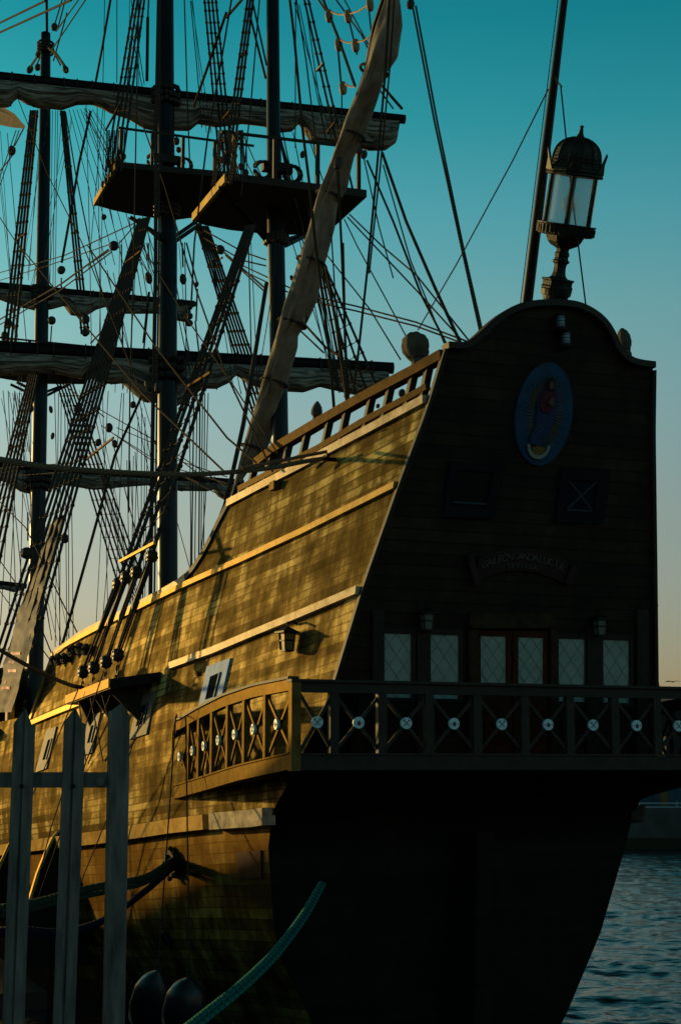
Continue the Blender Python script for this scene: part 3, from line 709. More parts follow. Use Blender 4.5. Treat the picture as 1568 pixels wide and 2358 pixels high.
for (x0_,y0_,x1_,y1_) in ((-.24,.10,.20,.02),(-.28,-.02,.16,.12),(-.20,-.1,.3,.2),(-.28,-.3,.28,.02),(-.34,-.45,.22,-.1),(-.1,-.5,.14,-.2)):
    mb.bar(OP(x0_,y0_,.10),OP(x1_,y1_,.10),.012,.012,side=Fv)
mb.build('robe_folds',M['oblue'],rb)
mb=MB(); cr=[]
for j in range(17):
    g=math.pi*(1.0+j/16.); cr.append((-.10+.40*math.cos(g),-.60+.28*math.sin(g)))
for j in range(16,-1,-1):
    g=math.pi*(1.0+j/16.); cr.append((-.10+.32*math.cos(g),-.60+.20*math.sin(g)))
blob(mb,cr,.075,.02); mb.build('crescent',M['silver'],rb)
mb=MB(); blob(mb,[(-.34,-.66),(-.1,-.62),(.14,-.66),(.08,-.76),(-.1,-.80),(-.28,-.76)],.072,.02); mb.build('cloud_base',M['gold'],rb)
# name scroll with raised letters
sc=part('name_scroll',W(*TP(1195,1310)),ship,label='dark red scroll with the ship name in dull letters')
def scl(k,up_): # k 0..1 along, arched
    x=1098+(1306-1098)*k; y=1308+8*k-30*(1-(2*k-1)**2)+6
    p=Vector(TP(x,y,.05)); return W(*(p+ax_u*up_))
mb=MB(); P=[]
for i in range(25): P.append([scl(i/24,-.17)-Fv*.0,scl(i/24,.17),scl(i/24,.17)+Fv*.04,scl(i/24,-.17)+Fv*.04])
mb.grid(P,wrap=True); mb.build('ribbon',M['scroll'],sc)
mb=MB(); q0=TP(1081,1283,.08);q1=TP(1098,1345,.08); mb.bar(W(*q0),W(*q1),.10,.07,side=Fv); mb.tube([W(*q0)+Vector((0,0,.02)),W(*q0)-Fv*.06],.06,10); mb.build('scroll_end',M['scroll'],sc); mb=MB()
q0=TP(1322,1300,.08);q1=TP(1306,1345,.08); mb.bar(W(*q0),W(*q1),.10,.07,side=Fv); mb.build('scroll_end',M['scroll'],sc)
def text_mesh(ch,size,ext=.006):
    cu=D.curves.new('t','FONT'); cu.body=ch; cu.size=size; cu.extrude=ext; cu.align_x='CENTER'; o=D.objects.new('t',cu); COL.objects.link(o)
    dg=bpy.context.evaluated_depsgraph_get(); me=D.meshes.new_from_object(o.evaluated_get(dg)); D.objects.remove(o); return me
mb=MB()
def put_text(txt,k0,k1,dv,size):
    n=len(txt)
    for i,ch in enumerate(txt):
        if ch==' ': continue
        me=text_mesh(ch,size); k=k0+(k1-k0)*(i+.5)/n; c=scl(k,dv)-Fv*.012; tx=(scl(k+.01,dv)-scl(k-.01,dv)).normalized(); uy=(Fv*(-RK)+Vector((0,0,1))).normalized()
        mb.add([c+tx*v.co.x+uy*v.co.y-Fv*v.co.z for v in me.vertices],[tuple(p.vertices) for p in me.polygons])
put_text('GALEÓN ANDALUCÍA',.05,.95,-.01,.15); put_text('SEVILLA',.33,.67,-.135,.11)
mb.build('lettering',M['letter'],sc)
# two box lanterns over the windows
def wall_lantern(c,parent_label,out,s=1.,glass='lampgl'):
    """c = world centre of the lamp body, out = unit vector away from wall"""
    g=part('wall_lantern',c,ship,parent_label); z=Vector((0,0,1)); x=out.cross(z).normalized(); w_=.085*s; h_=.13*s
    def pr(mb,z0,z1,r0,r1):
        mb.hexa([c+z*z0+x*r0*i+out*r0*j for i,j in((-1,-1),(1,-1),(1,1),(-1,1))]+[c+z*z1+x*r1*i+out*r1*j for i,j in((-1,-1),(1,-1),(1,1),(-1,1))])
    mb=MB(); pr(mb,-h_,h_*.8,w_*.75,w_*.92); mb.build('glass',M[glass],g)
    mb=MB(); pr(mb,h_*.8,h_*1.0,w_*1.55,w_*1.5); pr(mb,h_*1.0,h_*1.5,w_*1.3,w_*.25); pr(mb,-h_*1.2,-h_,w_*.85,w_*.85)
    for i,j in((-1,-1),(1,-1),(1,1),(-1,1)): mb.bar(c-z*h_+x*w_*.8*i+out*w_*.8*j,c+z*h_*.8+x*w_*.97*i+out*w_*.97*j,.018*s,.018*s)
    for i in (-1,1): mb.bar(c+z*.0+x*w_*.9*i-out*w_*.9,c+x*w_*.9*i+out*w_*.9,.012*s,.02*s)
    mb.bar(c-x*w_*.9+out*w_*.92,c+x*w_*.9+out*w_*.92,.012*s,.02*s)
    mb.build('lantern_frame',M['iron'],g)
    mb=MB(); mb.tube([c+z*h_*1.4,c+z*h_*1.9,c+z*h_*2.1-out*.1*s,c+z*h_*1.8-out*.17*s],.018*s,8); mb.build('bracket',M['iron'],g)
for (x,y,l_) in ((983,1430,'box lantern over the left stern windows'),(1380,1443,'box lantern over the right stern windows')): wall_lantern(W(*TP(x,y,.14)),l_,-Fv,.95,glass='dimglass')
p=HH(661,1475,.16); nv=hn(p[0],p[2]); nv=(Sv*nv.y+Fv*nv.x).normalized(); wall_lantern(W(*p),'box lantern hung on the sunlit port side',nv,1.08)

# --- great stern lantern on the centreline
B0c=HW(1275,703,b=0); T0c=HW(1340,288,b=0); axl=T0c-B0c
lan=part('stern_lantern',B0c,ship,label='large domed bronze lantern with clear panes on a turned pedestal')
PX=24.6/3700.  # metres per picture unit there
def ky(yc): return (1325-yc)/(1325-78.)
def prof(L): return [(ky(y_),r_*PX/3.) for y_,r_ in L]
mb=MB(); mb.lathe(B0c,T0c,prof([(1335,62),(1300,72),(1275,84),(1260,86),(1255,98),(1215,104),(1205,98)]),20); mb.lathe(B0c,T0c,prof([(1206,112),(1195,112),(1185,104),(1155,106),(1148,116),(1140,116),(1136,70),(1120,52),(1090,44),(1060,42),(1035,46),(1022,60),(1014,62),(1005,50),(990,46),(975,52),(960,52),(950,44),(930,44),(925,52),(905,95),(880,118),(850,132),(835,138)]),8,ph=.2); mb.build('pedestal',M['bronze'],lan)
mb=MB(); mb.lathe(B0c,T0c,prof([(842,140),(836,178),(828,184),(800,186),(772,188),(765,196),(757,196),(757,150)]),24)
for j in range(24):
    g=2*math.pi*j/24
t_=axl.normalized(); xr_=t_.cross(Vector((0.3,1,0))).normalized(); yr_=xr_.cross(t_)
def lp(k,r,g): return B0c+axl*k+xr_*r*math.cos(g)+yr_*r*math.sin(g)
for j in range(36):
    g=2*math.pi*j/36; mb.bar(lp(ky(828),186*PX/3,g),lp(ky(775),189*PX/3,g),.018,.02)
mb.build('lower_ring',M['bronze'],lan)
mb=MB(); P=[[lp(ky(y_),158*PX/3,2*math.pi*j/32) for j in range(32)] for y_ in (757,425)]; mb.grid(P,wrap=True); mb.build('glass_panes',M['glass'],lan,smooth=True)
mb=MB()
for j in range(6):
    g=2*math.pi*j/6+.35; mb.bar(lp(ky(760),160*PX/3,g),lp(ky(420),160*PX/3,g),.05,.03,side=(lp(.5,1,g)-lp(.5,0,g)))
    for q in range(22): mb.ball(lp(ky(752-15*q),164*PX/3,g),.032,n=6,m=4)
mb.build('glazing_bar',M['bronze'],lan)
mb=MB(); mb.lathe(B0c,T0c,prof([(430,150),(428,186),(418,194),(405,188),(395,194),(380,190),(372,176),(340,160),(300,158),(270,152),(240,142),(215,126),(195,104),(180,80),(170,52),(160,30),(140,18),(110,12),(95,10),(90,16),(84,10),(78,1)]),12,ph=.1)
for j in range(12):
    g=2*math.pi*j/12+.1
    pts_=[lp(ky(y_),(r_+3)*PX/3,g) for y_,r_ in [(372,176),(340,160),(300,158),(270,152),(240,142),(215,126),(195,104),(180,80),(165,40)]]; mb.tube(pts_,.013,5)
    g2=g+math.pi/12
    # scale relief
    for q in range(6):
        for e_ in (-.12,0,.12): mb.ball(lp(ky(350-22*q),(156-q*q*1.3)*PX/3,g2+e_+(.06 if q%2 else 0)),.022,n=5,m=3)
mb.build('dome',M['bronze'],lan)
for j in range(6):
    g=2*math.pi*j/6+.35; mb=MB(); r_=184*PX/3
    b1=lp(ky(400),r_,g); tg=(lp(.5,1,g+.01)-lp(.5,1,g-.01)).normalized(); ot=(lp(.5,1,g)-lp(.5,0,g)).normalized()
    mb.prism([b1-tg*.09,b1+tg*.09,b1+axl*.035+tg*.06+ot*.01,b1+axl*.06+tg*.02+ot*.03,b1+axl*.115+ot*.07,b1+axl*.06-tg*.03+ot*.03,b1+axl*.035-tg*.06+ot*.01],ot*.02)
    mb.build('crest_leaf',M['bronze'],lan)
mb=MB(); mb.tube([lp(ky(760),0,0),lp(ky(660),0,0)],.035,8); mb.build('lamp_holder',M['bronze'],lan)
mb=MB(); mb.ball(lp(ky(620),0,0),.13,n=16,m=10); mb.build('bulb',M['bulb'],lan,smooth=True)
# --- ensign staff
mb=MB(); a_,b_=HW(1211,712,b=-.05),HW(1303,-40,b=-.05)
mb.tube([a_,a_.lerp(b_,.35),b_],[.085,.078,.055],14); stf=mb.build('ensign_staff',M['mast'],ship,smooth=True)
mb=MB(); mb.tube([a_.lerp(b_,.0)-Sv*.11,b_-Sv*.10],.007,4); mb.tube([HW(1275,172,b=-.05),HW(1280,185,b=-.12),HW(1293,200,b=-.1)],.012,5); mb.build('staff_halyard',M['rope2'],stf)
# ================================================================= STERN GALLERY
gal=part('stern_gallery',W(-1,0,0),ship,label='railed wooden gallery wrapping the stern')
BG=3.885
def gb(a): return -(BG+.07*math.sin(math.pi*max(0,min(1,(a+1)/6.2)))) if a<4.7 else -(BG+.0+.05*max(0,(5.2-a)/.5)-.06*(a-4.7)/.5)
def GH(x,y,off=0):
    b=-BG
    for _ in range(6):
        p=H(x,y,b=b-off); b=gb(p[0])
    return p
GT=sorted([GH(*p) for p in [(665,1562),(582,1579),(515,1602),(448,1636),(425,1650)]]); GTl=line(GT)
GB=sorted([GH(*p) for p in [(665,1772),(548,1797),(481,1817),(402,1840)]]); GBl=line(GB)
gt=lambda a:GTl(a) if a<4.6 else GTl(4.6)-.22*((a-4.6)/.6)**2
gbt=lambda a:GBl(a)
AE=5.15
# side: top rail, bottom beam, for both sides
for sg in (-1,1):
    wf=w0 if sg<0 else w0s
    al=[-1.0+(AE+1.0)*i/30 for i in range(31)]
    def prf(name,h0,h1,t0,t1,fn,mt):
        mb=MB(); P=[];UV=[]
        for a in al:
            b=-gb(a); u=fn(a); P.append([W(a,sg*(b+t0),u+h0),W(a,sg*(b+t1),u+h0),W(a,sg*(b+t1),u+h1),W(a,sg*(b+t0),u+h1)]); UV.append([(a,.0),(a,.1),(a,.3),(a,.4)])
        mb.grid(P,UV,wrap=True); m=len(mb.v); mb.f+=[(0,1,2,3),(m-4,m-3,m-2,m-1)]; mb.mi+=[0,0]
        return mb.build(name,mt,gal)
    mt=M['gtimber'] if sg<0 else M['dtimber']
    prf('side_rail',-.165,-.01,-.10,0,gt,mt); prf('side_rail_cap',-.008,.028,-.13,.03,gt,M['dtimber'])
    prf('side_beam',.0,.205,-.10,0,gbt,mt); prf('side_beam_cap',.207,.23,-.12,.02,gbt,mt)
    # end board rounding into the hull
    mb=MB(); mb.box(AE-.02,AE+.07,sg*(BG-.35),sg*(BG+.0),gbt(AE)-.0,gt(AE)-.0); mb.build('end_board',mt,gal)
    mb=MB(); mb.box(-1.09,-.95,sg*(BG-.13),sg*(BG+.005),-.06,1.17); mb.build('corner_post',mt,gal)
PXs=[432,455,485,521,559,607]; PA=[GH(x,1700)[0] for x in PXs]
bays=[AE]+PA+[-.98]
def disc(c,nrm,kind,r=.078,parent=gal):
    nrm=nrm.normalized(); mb=MB(); mb.lathe(c-nrm*.03,c+nrm*.012,[(0,r*.98),(.95,r),(1,r*.96)],22); d=mb.build('disc',M['plaq'],parent)
    x=nrm.cross(Vector((0,0,1))).normalized(); z=x.cross(nrm); z=z if z.z>0 else -z; c2=c+nrm*.015; mb=MB()
    if kind: 
        for s_ in (1,-1):
            mb.bar(c2-x*r*.5*s_-z*r*.5,c2+x*r*.5*s_+z*r*.5,.009,.006,side=nrm); mb.bar(c2+x*r*.5*s_+z*r*.5-x*r*.14*s_+z*r*.12,c2+x*r*.5*s_+z*r*.5+x*r*.14*s_-z*r*.12,.012,.006,side=nrm)
    else:
        q=[(-.30,-.45),(-.34,.02),(-.22,.30),(-.10,.14),(.0,.46),(.10,.14),(.24,.30),(.34,.0),(.26,-.45)]
        mb.prism([c2+x*r*a_*.9+z*r*b_*.95 for a_,b_ in q],nrm*.004)
        for s_ in(-1,1): mb.bar(c2+x*r*.55*s_-z*r*.1,c2+x*r*.8*s_+z*r*.05,.010,.006,side=nrm)
    mb.build('emblem',M['plaqm'],d)
for sg in (-1,1):
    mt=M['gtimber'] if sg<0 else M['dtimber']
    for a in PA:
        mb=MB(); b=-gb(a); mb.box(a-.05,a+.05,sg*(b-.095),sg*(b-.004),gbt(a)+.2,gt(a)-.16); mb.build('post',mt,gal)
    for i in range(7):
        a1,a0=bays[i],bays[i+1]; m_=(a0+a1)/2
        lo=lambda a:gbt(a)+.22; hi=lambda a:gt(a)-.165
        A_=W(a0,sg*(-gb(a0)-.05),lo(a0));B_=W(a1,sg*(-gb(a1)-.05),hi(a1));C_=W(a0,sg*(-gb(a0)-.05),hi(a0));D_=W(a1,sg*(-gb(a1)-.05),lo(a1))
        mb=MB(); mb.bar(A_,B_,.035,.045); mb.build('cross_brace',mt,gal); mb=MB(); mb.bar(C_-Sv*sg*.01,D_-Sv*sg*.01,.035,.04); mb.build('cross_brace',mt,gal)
        u=(lo(m_)+hi(m_))/2; disc(W(m_,sg*(-gb(m_)+.0),u),Sv*sg,i%2)
# aft rail
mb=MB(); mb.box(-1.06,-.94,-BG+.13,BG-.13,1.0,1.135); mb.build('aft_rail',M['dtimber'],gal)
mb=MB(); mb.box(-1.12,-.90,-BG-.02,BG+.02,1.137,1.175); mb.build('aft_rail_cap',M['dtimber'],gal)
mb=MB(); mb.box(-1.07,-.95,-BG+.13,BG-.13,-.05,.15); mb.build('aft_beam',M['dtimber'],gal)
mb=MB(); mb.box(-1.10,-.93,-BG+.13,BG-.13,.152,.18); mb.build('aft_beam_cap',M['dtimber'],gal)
px=[768,878,987,1097,1206,1310,1413,1510]; pb=[H(x,1675,a=-1.0)[1] for x in px]; 
sp=pb[-1]-pb[-2]; 
while pb[-1]+sp<BG-.3: pb.append(pb[-1]+sp)
ab=[-BG+.13]+pb+[BG-.13]
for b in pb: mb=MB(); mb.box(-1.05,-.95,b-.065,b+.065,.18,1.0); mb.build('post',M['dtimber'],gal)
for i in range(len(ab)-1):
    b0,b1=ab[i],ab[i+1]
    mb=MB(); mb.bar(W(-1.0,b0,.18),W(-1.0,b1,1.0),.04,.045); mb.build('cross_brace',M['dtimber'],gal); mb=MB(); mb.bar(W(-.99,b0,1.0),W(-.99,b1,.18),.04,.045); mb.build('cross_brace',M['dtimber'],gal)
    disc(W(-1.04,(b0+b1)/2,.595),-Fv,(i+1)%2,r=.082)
# floor with its planked underside
mb=MB(); P=[];UV=[]
for i in range(41):
    a=-.96+(AE+.9)*i/40; u=gbt(a)+.05; u=u if a>.9 else u
    P.append([W(a,gb(a)+.06,u),W(a,-min(half(max(a,1.),u),3.8)+.4 if a>1.2 else -2.9,u+.02)]); UV.append([(a,0),(a,6)])
mb.grid(P,UV); mb.build('side_floor',M['blackpl'],gal)
mb=MB(); P=[]
for i in range(41):
    a=-.96+(AE+.9)*i/40; u=gbt(a)+.05
    P.append([W(a,-gb(a)-.06,u),W(a,min(half(max(a,1.),u,w0s),3.8)-.4 if a>1.2 else 2.9,u+.02)])
mb.grid(P); mb.build('side_floor',M['blackpl'],gal)
mb=MB(); mb.box(-.95,1.25,-2.9,2.9,-.03,.05); mb.build('aft_floor',M['blackpl'],gal)
mb=MB(); mb.box(-.93,1.6,2.3,BG-.14,-.17,-.033); mb.build('soffit',M['blackpl'],gal)
# side curve of the starboard underside
mb=MB(); mb.prism([W(-.9,BG-.3,-.04),W(-.9,2.9,-.04),W(1.6,3.0,-.55),W(1.8,BG-.5,-.10)],Vector((0,0,-.04))); mb.build('bracket',M['dtimber'],gal)

# ================================================================= PORT SIDE FITTINGS
for out_,inn,mt,lb,pn in (
 ([(476,1535),(530,1515),(508,1612),(456,1632)],[(484,1558),(511,1546),(497,1603),(472,1612)],'bframe','pale blue framed square port nearest the stern','dpane'),
 ([(320,1604),(360,1590),(337,1690),(297,1703)],[(324,1627),(344,1617),(333,1665),(313,1673)],'wframe','grey framed port under the channel','dpane'),
 ([(203,1652),(232,1640),(212,1733),(190,1740)],[(210,1672),(222,1667),(212,1708),(201,1712)],'wframe','grey framed port behind the chain plates','dpane'),
 ([(107,1682),(130,1673),(107,1769),(82,1779)],[(111,1704),(122,1700),(109,1747),(98,1751)],'wframe','grey framed port furthest forward','dpane')):
    fr,o,i,nr=frame_on(out_,inn,HH,.035,.04,'side_port',M[mt],ship,lab=lb,pane=M[pn],depth=.012)
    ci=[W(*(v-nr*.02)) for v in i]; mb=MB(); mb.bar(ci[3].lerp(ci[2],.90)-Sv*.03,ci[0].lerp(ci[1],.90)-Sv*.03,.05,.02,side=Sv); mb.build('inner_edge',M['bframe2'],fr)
# small bright repair patch and round ports, drain
for (x,y,r,nm) in ((453,2007,.045,'drain_ring'),(458,1552,.04,'drain_ring'),(385,2165,.16,'round_port')):
    p=HH(x,y,0); n_=hn(p[0],p[2]); n_=Sv*n_.y+Fv*n_.x+Vector((0,0,n_.z)); c=W(*p); mb=MB(); mb.lathe(c-n_*.03,c+n_*.05,[(0,r),(.6,r*1.05),(1,r),(1,r*.72),(.5,r*.66),(.45,r*.2)],24); mb.build(nm,M['timber'] if r<.1 else M['iron'],ship)
q=[(543,1963),(600,1958),(601,2022),(550,2024)]; 
mb=MB(); v=[W(*HH(*p,off=.03)) for p in q]; mb.prism(v,Sv*.12); mb.build('hatch_board',M['reddoor'],ship,label='dark red square hatch board low on the quarter')
# scuttle with mooring ropes: iron rimmed fairlead
p=HH(402,1987,0); c=W(*p); n_=hn(p[0],p[2]); n_=Sv*n_.y+Fv*n_.x+Vector((0,0,n_.z)); fl=part('fairlead',c,ship,label='iron fairlead with mooring ropes through it')
mb=MB(); mb.lathe(c-n_*.05,c+n_*.10,[(0,.22),(.5,.26),(1,.24),(1,.16),(.4,.14)],12); mb.build('rim',M['iron'],fl)
for g in range(8):
    an=2*math.pi*g/8; z=Vector((0,0,1)); x=n_.cross(z).normalized(); mb=MB(); cc=c+x*.22*math.cos(an)+z*.25*math.sin(an)+n_*.08; mb.ball(cc,.045,n=7,m=5); mb.build('bolt',M['iron'],fl)
# vertical fender skids standing off the hull; shade and sunlit edge put in as colours
def skid(am,outer,lab):
    P=[];mb=MB()
    for x,y in outer:
        a,b,u=H(x,y,a=am); hb=-half(a,u)+.05; b=min(b,hb-.08); P.append([W(a,hb,u),W(a,b,u),W(a+.14,b,u),W(a+.14,hb,u)])
    mb.grid(P,wrap=True); m=len(mb.v); mb.f+=[(0,1,2,3),(m-4,m-3,m-2,m-1)]; mb.mi+=[0,0]; sk=mb.build('fender_skid',M['iron'],ship,label=lab); mb=MB(); P=[[p[1]+(p[1]-p[0]).normalized()*.03,p[2]+(p[1]-p[0]).normalized()*.03,p[2]-(p[1]-p[0]).normalized()*.02+Fv*.012,p[1]-(p[1]-p[0]).normalized()*.02-Fv*.012] for p in P]; mb.grid(P,wrap=True); mb.build('lit_edge',M['wale'],sk)
skid(10.9,[(136,1915),(125,1928),(112,1955),(100,1984),(89,2012),(80,2042),(70,2075),(60,2112),(54,2150),(52,2190),(56,2230)],'curved timber skid standing off the hull, seen between the fence pales')
skid(14.6,[(34,1930),(26,1942),(18,1958),(9,1978),(0,2000),(-8,2030),(-14,2070),(-18,2120)],'curved timber skid at the far left edge')
# --- mizzen channel: shelf for the shrouds
h0=HH(370,1545); ca=h0[0]; ub=h0[2]
p1=H(255,1563,a=ca); p2=H(155,1603,b=p1[1]-.02)
CHB=p1[1]
chn=part('channel',W(ca,h0[1],ub),ship,label='heavy shelf carrying the mizzen shroud deadeyes')
mb=MB(); th_=.17
q=[(ca,h0[1]+.1,ub),(ca,p1[1],p1[2]),(p2[0],p2[1],p2[2]),(p2[0]+.1,HH(150,1600)[1]+.1,p2[2])]
mb.hexa([W(v[0],v[1],v[2]-th_) for v in q]+[W(*v) for v in q]); mb.build('shelf',M['iron'],chn)  # black colour stands for the shaded aft face, pale strip for the sunlit edge
mb=MB(); e0_,e1_=q[1],q[2]; mb.hexa([W(e0_[0],e0_[1]-.035,e0_[2]-th_*.9),W(e1_[0],e1_[1]-.035,e1_[2]-th_*.9),W(e1_[0],e1_[1]-.002,e1_[2]-th_*.9),W(e0_[0],e0_[1]-.002,e0_[2]-th_*.9),W(e0_[0],e0_[1]-.035,e0_[2]+.01),W(e1_[0],e1_[1]-.035,e1_[2]+.01),W(e1_[0],e1_[1]-.002,e1_[2]+.01),W(e0_[0],e0_[1]-.002,e0_[2]+.01)]); mb.build('edge_board',M['wale'],chn)
CHa=[ca+.9+(p2[0]-ca-1.2)*k for k in (0,.16,.34,.53,.72,.9)]
def chu(a): k=(a-ca)/(p2[0]-ca); return p1[2]+(p2[2]-p1[2])*k
for k in (.15,.5,.85):
    a=ca+(p2[0]-ca)*k; mb=MB(); o_=[W(a,-half(a,chu(a)-.6)+.02,chu(a)-.75),W(a,p1[1]+.12,chu(a)-th_),W(a,-half(a,chu(a)),chu(a)-th_)]; mb.prism(o_,Fv*.07); mb.build('knee',M['dtimber'],chn)
for a in CHa[::2]:
    mb=MB(); mb.bar(W(a,p1[1]-.02,chu(a)+.05),W(a+.45,-half(a+.45,chu(a)-1.3)-.03,chu(a)-1.35),.05,.02,side=Sv); mb.build('chain_plate',M['iron'],chn)
# main channel further forward, mostly out of frame
h0m=(19.,-4.85,.95); mb=MB(); mb.box(17.6,24,-5.45,-4.4,.75,.9); mb.build('channel',M['dtimber'],ship)
mb=MB(); mb.box(37,42,-4.4,-3,.85,1.0); mb.build('channel',M['dtimber'],ship)
# ================================================================= MASTS AND YARDS
def px3(p): # metres per picture unit at ship point p
    v=W(*p); return v.y*math.cos(th)/f+ (v.z-EYE)*math.sin(th)/f
def mast(name,pts,label):
    """pts: (x,y,diameter in picture units) on the keel line, bottom first"""
    L=[H(x,y,b=0) for x,y,_ in pts]; mb=MB(); P=[W(*p) for p in L]; r=[px3(p)*d*.86/2 for p,(_,_,d) in zip(L,pts)]
    mb.tube(P,r,20); o=mb.build(name,M['mast'],ship,smooth=True,label=label); return o,L
mz,mzL=mast('mast',[(643,1300,46),(645,1000,45),(641,800,46),(636,560,46),(632,425,42),(630,300,37),(628,0,34),(626,-200,30)],'mizzen mast, nearest the stern')
mn,mnL=mast('mast',[(388,1500,55),(387,1340,53),(386,1000,53),(386,800,52),(387,560,50),(384,470,46),(382,230,46),(381,0,45),(380,-200,44)],'main mast in the middle')
fm,fmL=mast('mast',[(80,1700,44),(86,1300,42),(90,1100,40),(95,850,38),(99,600,35),(104,300,31),(106,100,26),(106,78,26)],'fore mast, furthest from the stern')
mb=MB(); mb.tube([HW(109,80,b=.1),HW(108,-30,b=.1)],.06,8); mb.build('pole',M['mast'],fm)
for par,y0,y1,x,d in ((mn,200,245,382,58),(mn,820,880,386,72),(mz,0,1,628,1),(fm,660,690,98,44),(fm,1085,1130,89,52),(mn,470,500,385,50),(mz,545,560,636,50)):
    if d<5: continue
    for k in range(3):
        y=y0+(y1-y0)*(k+.5)/3; p=H(x,y,b=0); r=px3(p)*d/2; mb=MB(); c=W(*p)
        for j in range(18):
            g=2*math.pi*j/18; mb.ball(c+Vector((math.cos(g)*r,math.sin(g)*r,random.uniform(-.03,.03))),px3(p)*6.5,n=6,m=4)
        mb.build('parrel',M['block'],par)
def sag(p,q,s,n=10,side=0):
    p,q=Vector(p),Vector(q); return [p.lerp(q,i/n)+Vector((0,0,-s*4*(i/n)*(1-i/n))) for i in range(n+1)]
def fold_sail(P0,P1,drops,rad,seed,thick=.32,name='furled_sail',parent=None,n=180,label=None,gask=None):
    """sail bundled under a yard from P0 to P1; drops: (k, depth m)"""
    ks=[d[0] for d in drops]; ds=[d[1] for d in drops]; T=(P1-P0).normalized(); sdv=T.cross(Vector((0,0,1))).normalized()
    mb=MB(); P=[];UV=[]
    for i in range(n+1):
        k=i/n; c=P0.lerp(P1,k); dp=ip(k,ks,ds); row=[];uv=[]
        for j in range(32):
            g=2*math.pi*j/32; th2=thick*(.6+.5*min(1.4,dp/.8))
            s_=math.cos(g)*th2; zz=-dp/2+math.sin(g)*dp/2
            nn=noise.noise(Vector((k*n*.05+seed,g*1.2,seed)))*.10+noise.noise(Vector((k*n*.035+seed*3,g*5.5,seed)))*.085
            fo=noise.noise(Vector((k*n*.022+seed*2,g*9.,seed*5))); fo=(1-abs(fo)*2)*.16; s_*=1+nn*1.6+fo; zz*=(1+nn*.25+fo*.10)
            row.append(c+sdv*s_+Vector((0,0,zz-rad*.6))); uv.append((k*6,j/32))
        P.append(row);UV.append(uv)
    mb.grid(P,UV,wrap=True); m=len(mb.v); mb.f+=[tuple(range(32))[::-1],tuple(range(m-32,m))]; mb.mi+=[0,0]
    o=mb.build(name,M['canvas'],parent,smooth=True,label=label)
    return o
def yard(am,bxy,lxy,rxy,dl,dr,bottoms,gx,seed,label,canv=True,da=.4,tips=True):
    """bxy mast crossing; lxy / rxy end points of the centre line in the picture; bottoms: traced foot of the sail"""
    c=H(*bxy,b=0); u=H(bxy[0],bxy[1],a=c[0]+da)[2]
    l=H(*lxy,u=u); r=H(*rxy,u=u)
    Lw,Rw=W(*l),W(*r); rl=px3(l)*dl/2; rr_=px3(r)*dr/2
    y=part('yard',W(*c),ship,label=label); mb=MB(); ext=Lw+(Lw-Rw)*.25 if lxy[0]<=0 else Lw
    mb.tube([ext,Lw,Lw.lerp(Rw,.5),Rw],[rl*.9,rl,(rl+rr_)/2*1.02,rr_],16); mb.build('spar',M['yard'],y,smooth=True)
    if not canv: return Lw,Rw,y
    xs=[b[0] for b in bottoms]
    def k_of(x):  # picture x to fraction
        lo,hi=0.,1.
        for _ in range(30):
            m=(lo+hi)/2; v=Lw.lerp(Rw,m); X=cx+f*v.x/(v.y*math.cos(th)+(v.z-EYE)*math.sin(th))
            if X<x: lo=m
            else: hi=m
        return lo
    dr_=[]
    for x,yb in bottoms:
        k=k_of(x); v=Lw.lerp(Rw,k); dep=v.y*math.cos(th)+(v.z-EYE)*math.sin(th); yy=cy-f*(-v.y*math.sin(th)+(v.z-EYE)*math.cos(th))/dep
        rad=rl+(rr_-rl)*k; dr_.append((k,max(.12,(yb-yy)*dep/f/math.cos(th)-rad*.55)))
    k0,k1=dr_[0][0],dr_[-1][0]; S0,S1=Lw.lerp(Rw,k0),Lw.lerp(Rw,k1)
    if lxy[0]<=0: S0=ext; k0=-.25; dr_=[(-.25,dr_[0][1]*.8),(-.1,dr_[0][1]*1.2)]+dr_
    nd=[((k-k0)/(k1-k0),d) for k,d in dr_]
    fold_sail(S0,S1,nd,(rl+rr_)/2,seed,parent=y)
    for x in gx:
        k=k_of(x); v=Lw.lerp(Rw,k); rad=rl+(rr_-rl)*k; dp=ip(k,[d[0] for d in dr_],[d[1] for d in dr_]); T=(Rw-Lw).normalized(); sv=T.cross(Vector((0,0,1))).normalized()
        ring=[v+sv*(max(rad,.25 if math.sin(g)<0 else rad)*1.12*math.cos(g))+Vector((0,0,(rad*1.1 if math.sin(g)>0 else (dp+rad*.7))*math.sin(g)))+T*random.uniform(-.01,.01) for g in [2*math.pi*j/16 for j in range(17)]]
        mb=MB(); mb.tube(ring,.022,5,cap=False); mb.build('gasket',M['rope'],y)
    return Lw,Rw,y
def hits(x,y,**k): return W(*H(x,y,**k))
Y1=yard(21.6,(382,218),(0,179),(932,275),28,21,[(0,250),(25,249),(42,226),(60,240),(90,250),(125,251),(145,253),(180,240),(215,240),(235,248),(255,260),(300,276),(335,297),(365,303),(400,300),(440,300),(458,284),(500,292),(520,290),(560,284),(610,290),(645,305),(675,302),(690,282),(720,330),(760,335),(800,332),(850,346),(890,345),(910,330),(916,290)],[28,80,148,178,212,262,300,430,470,545,600,672,740,820,880],1.3,'main topsail yard with its furled sail')
Y2=yard(21,(386,818),(0,802),(905,848),36,27,[(0,865),(60,862),(125,858),(190,872),(206,853),(225,880),(265,884),(285,882),(310,905),(335,925),(380,930),(410,937),(440,918),(470,895),(500,895),(530,880),(545,862),(575,885),(640,900),(700,902),(737,889),(760,895),(830,910),(890,905)],[26,88,125,198,258,343,430,500,545,600,660,737,800,855],4.1,'main course yard, lowest on the main mast')
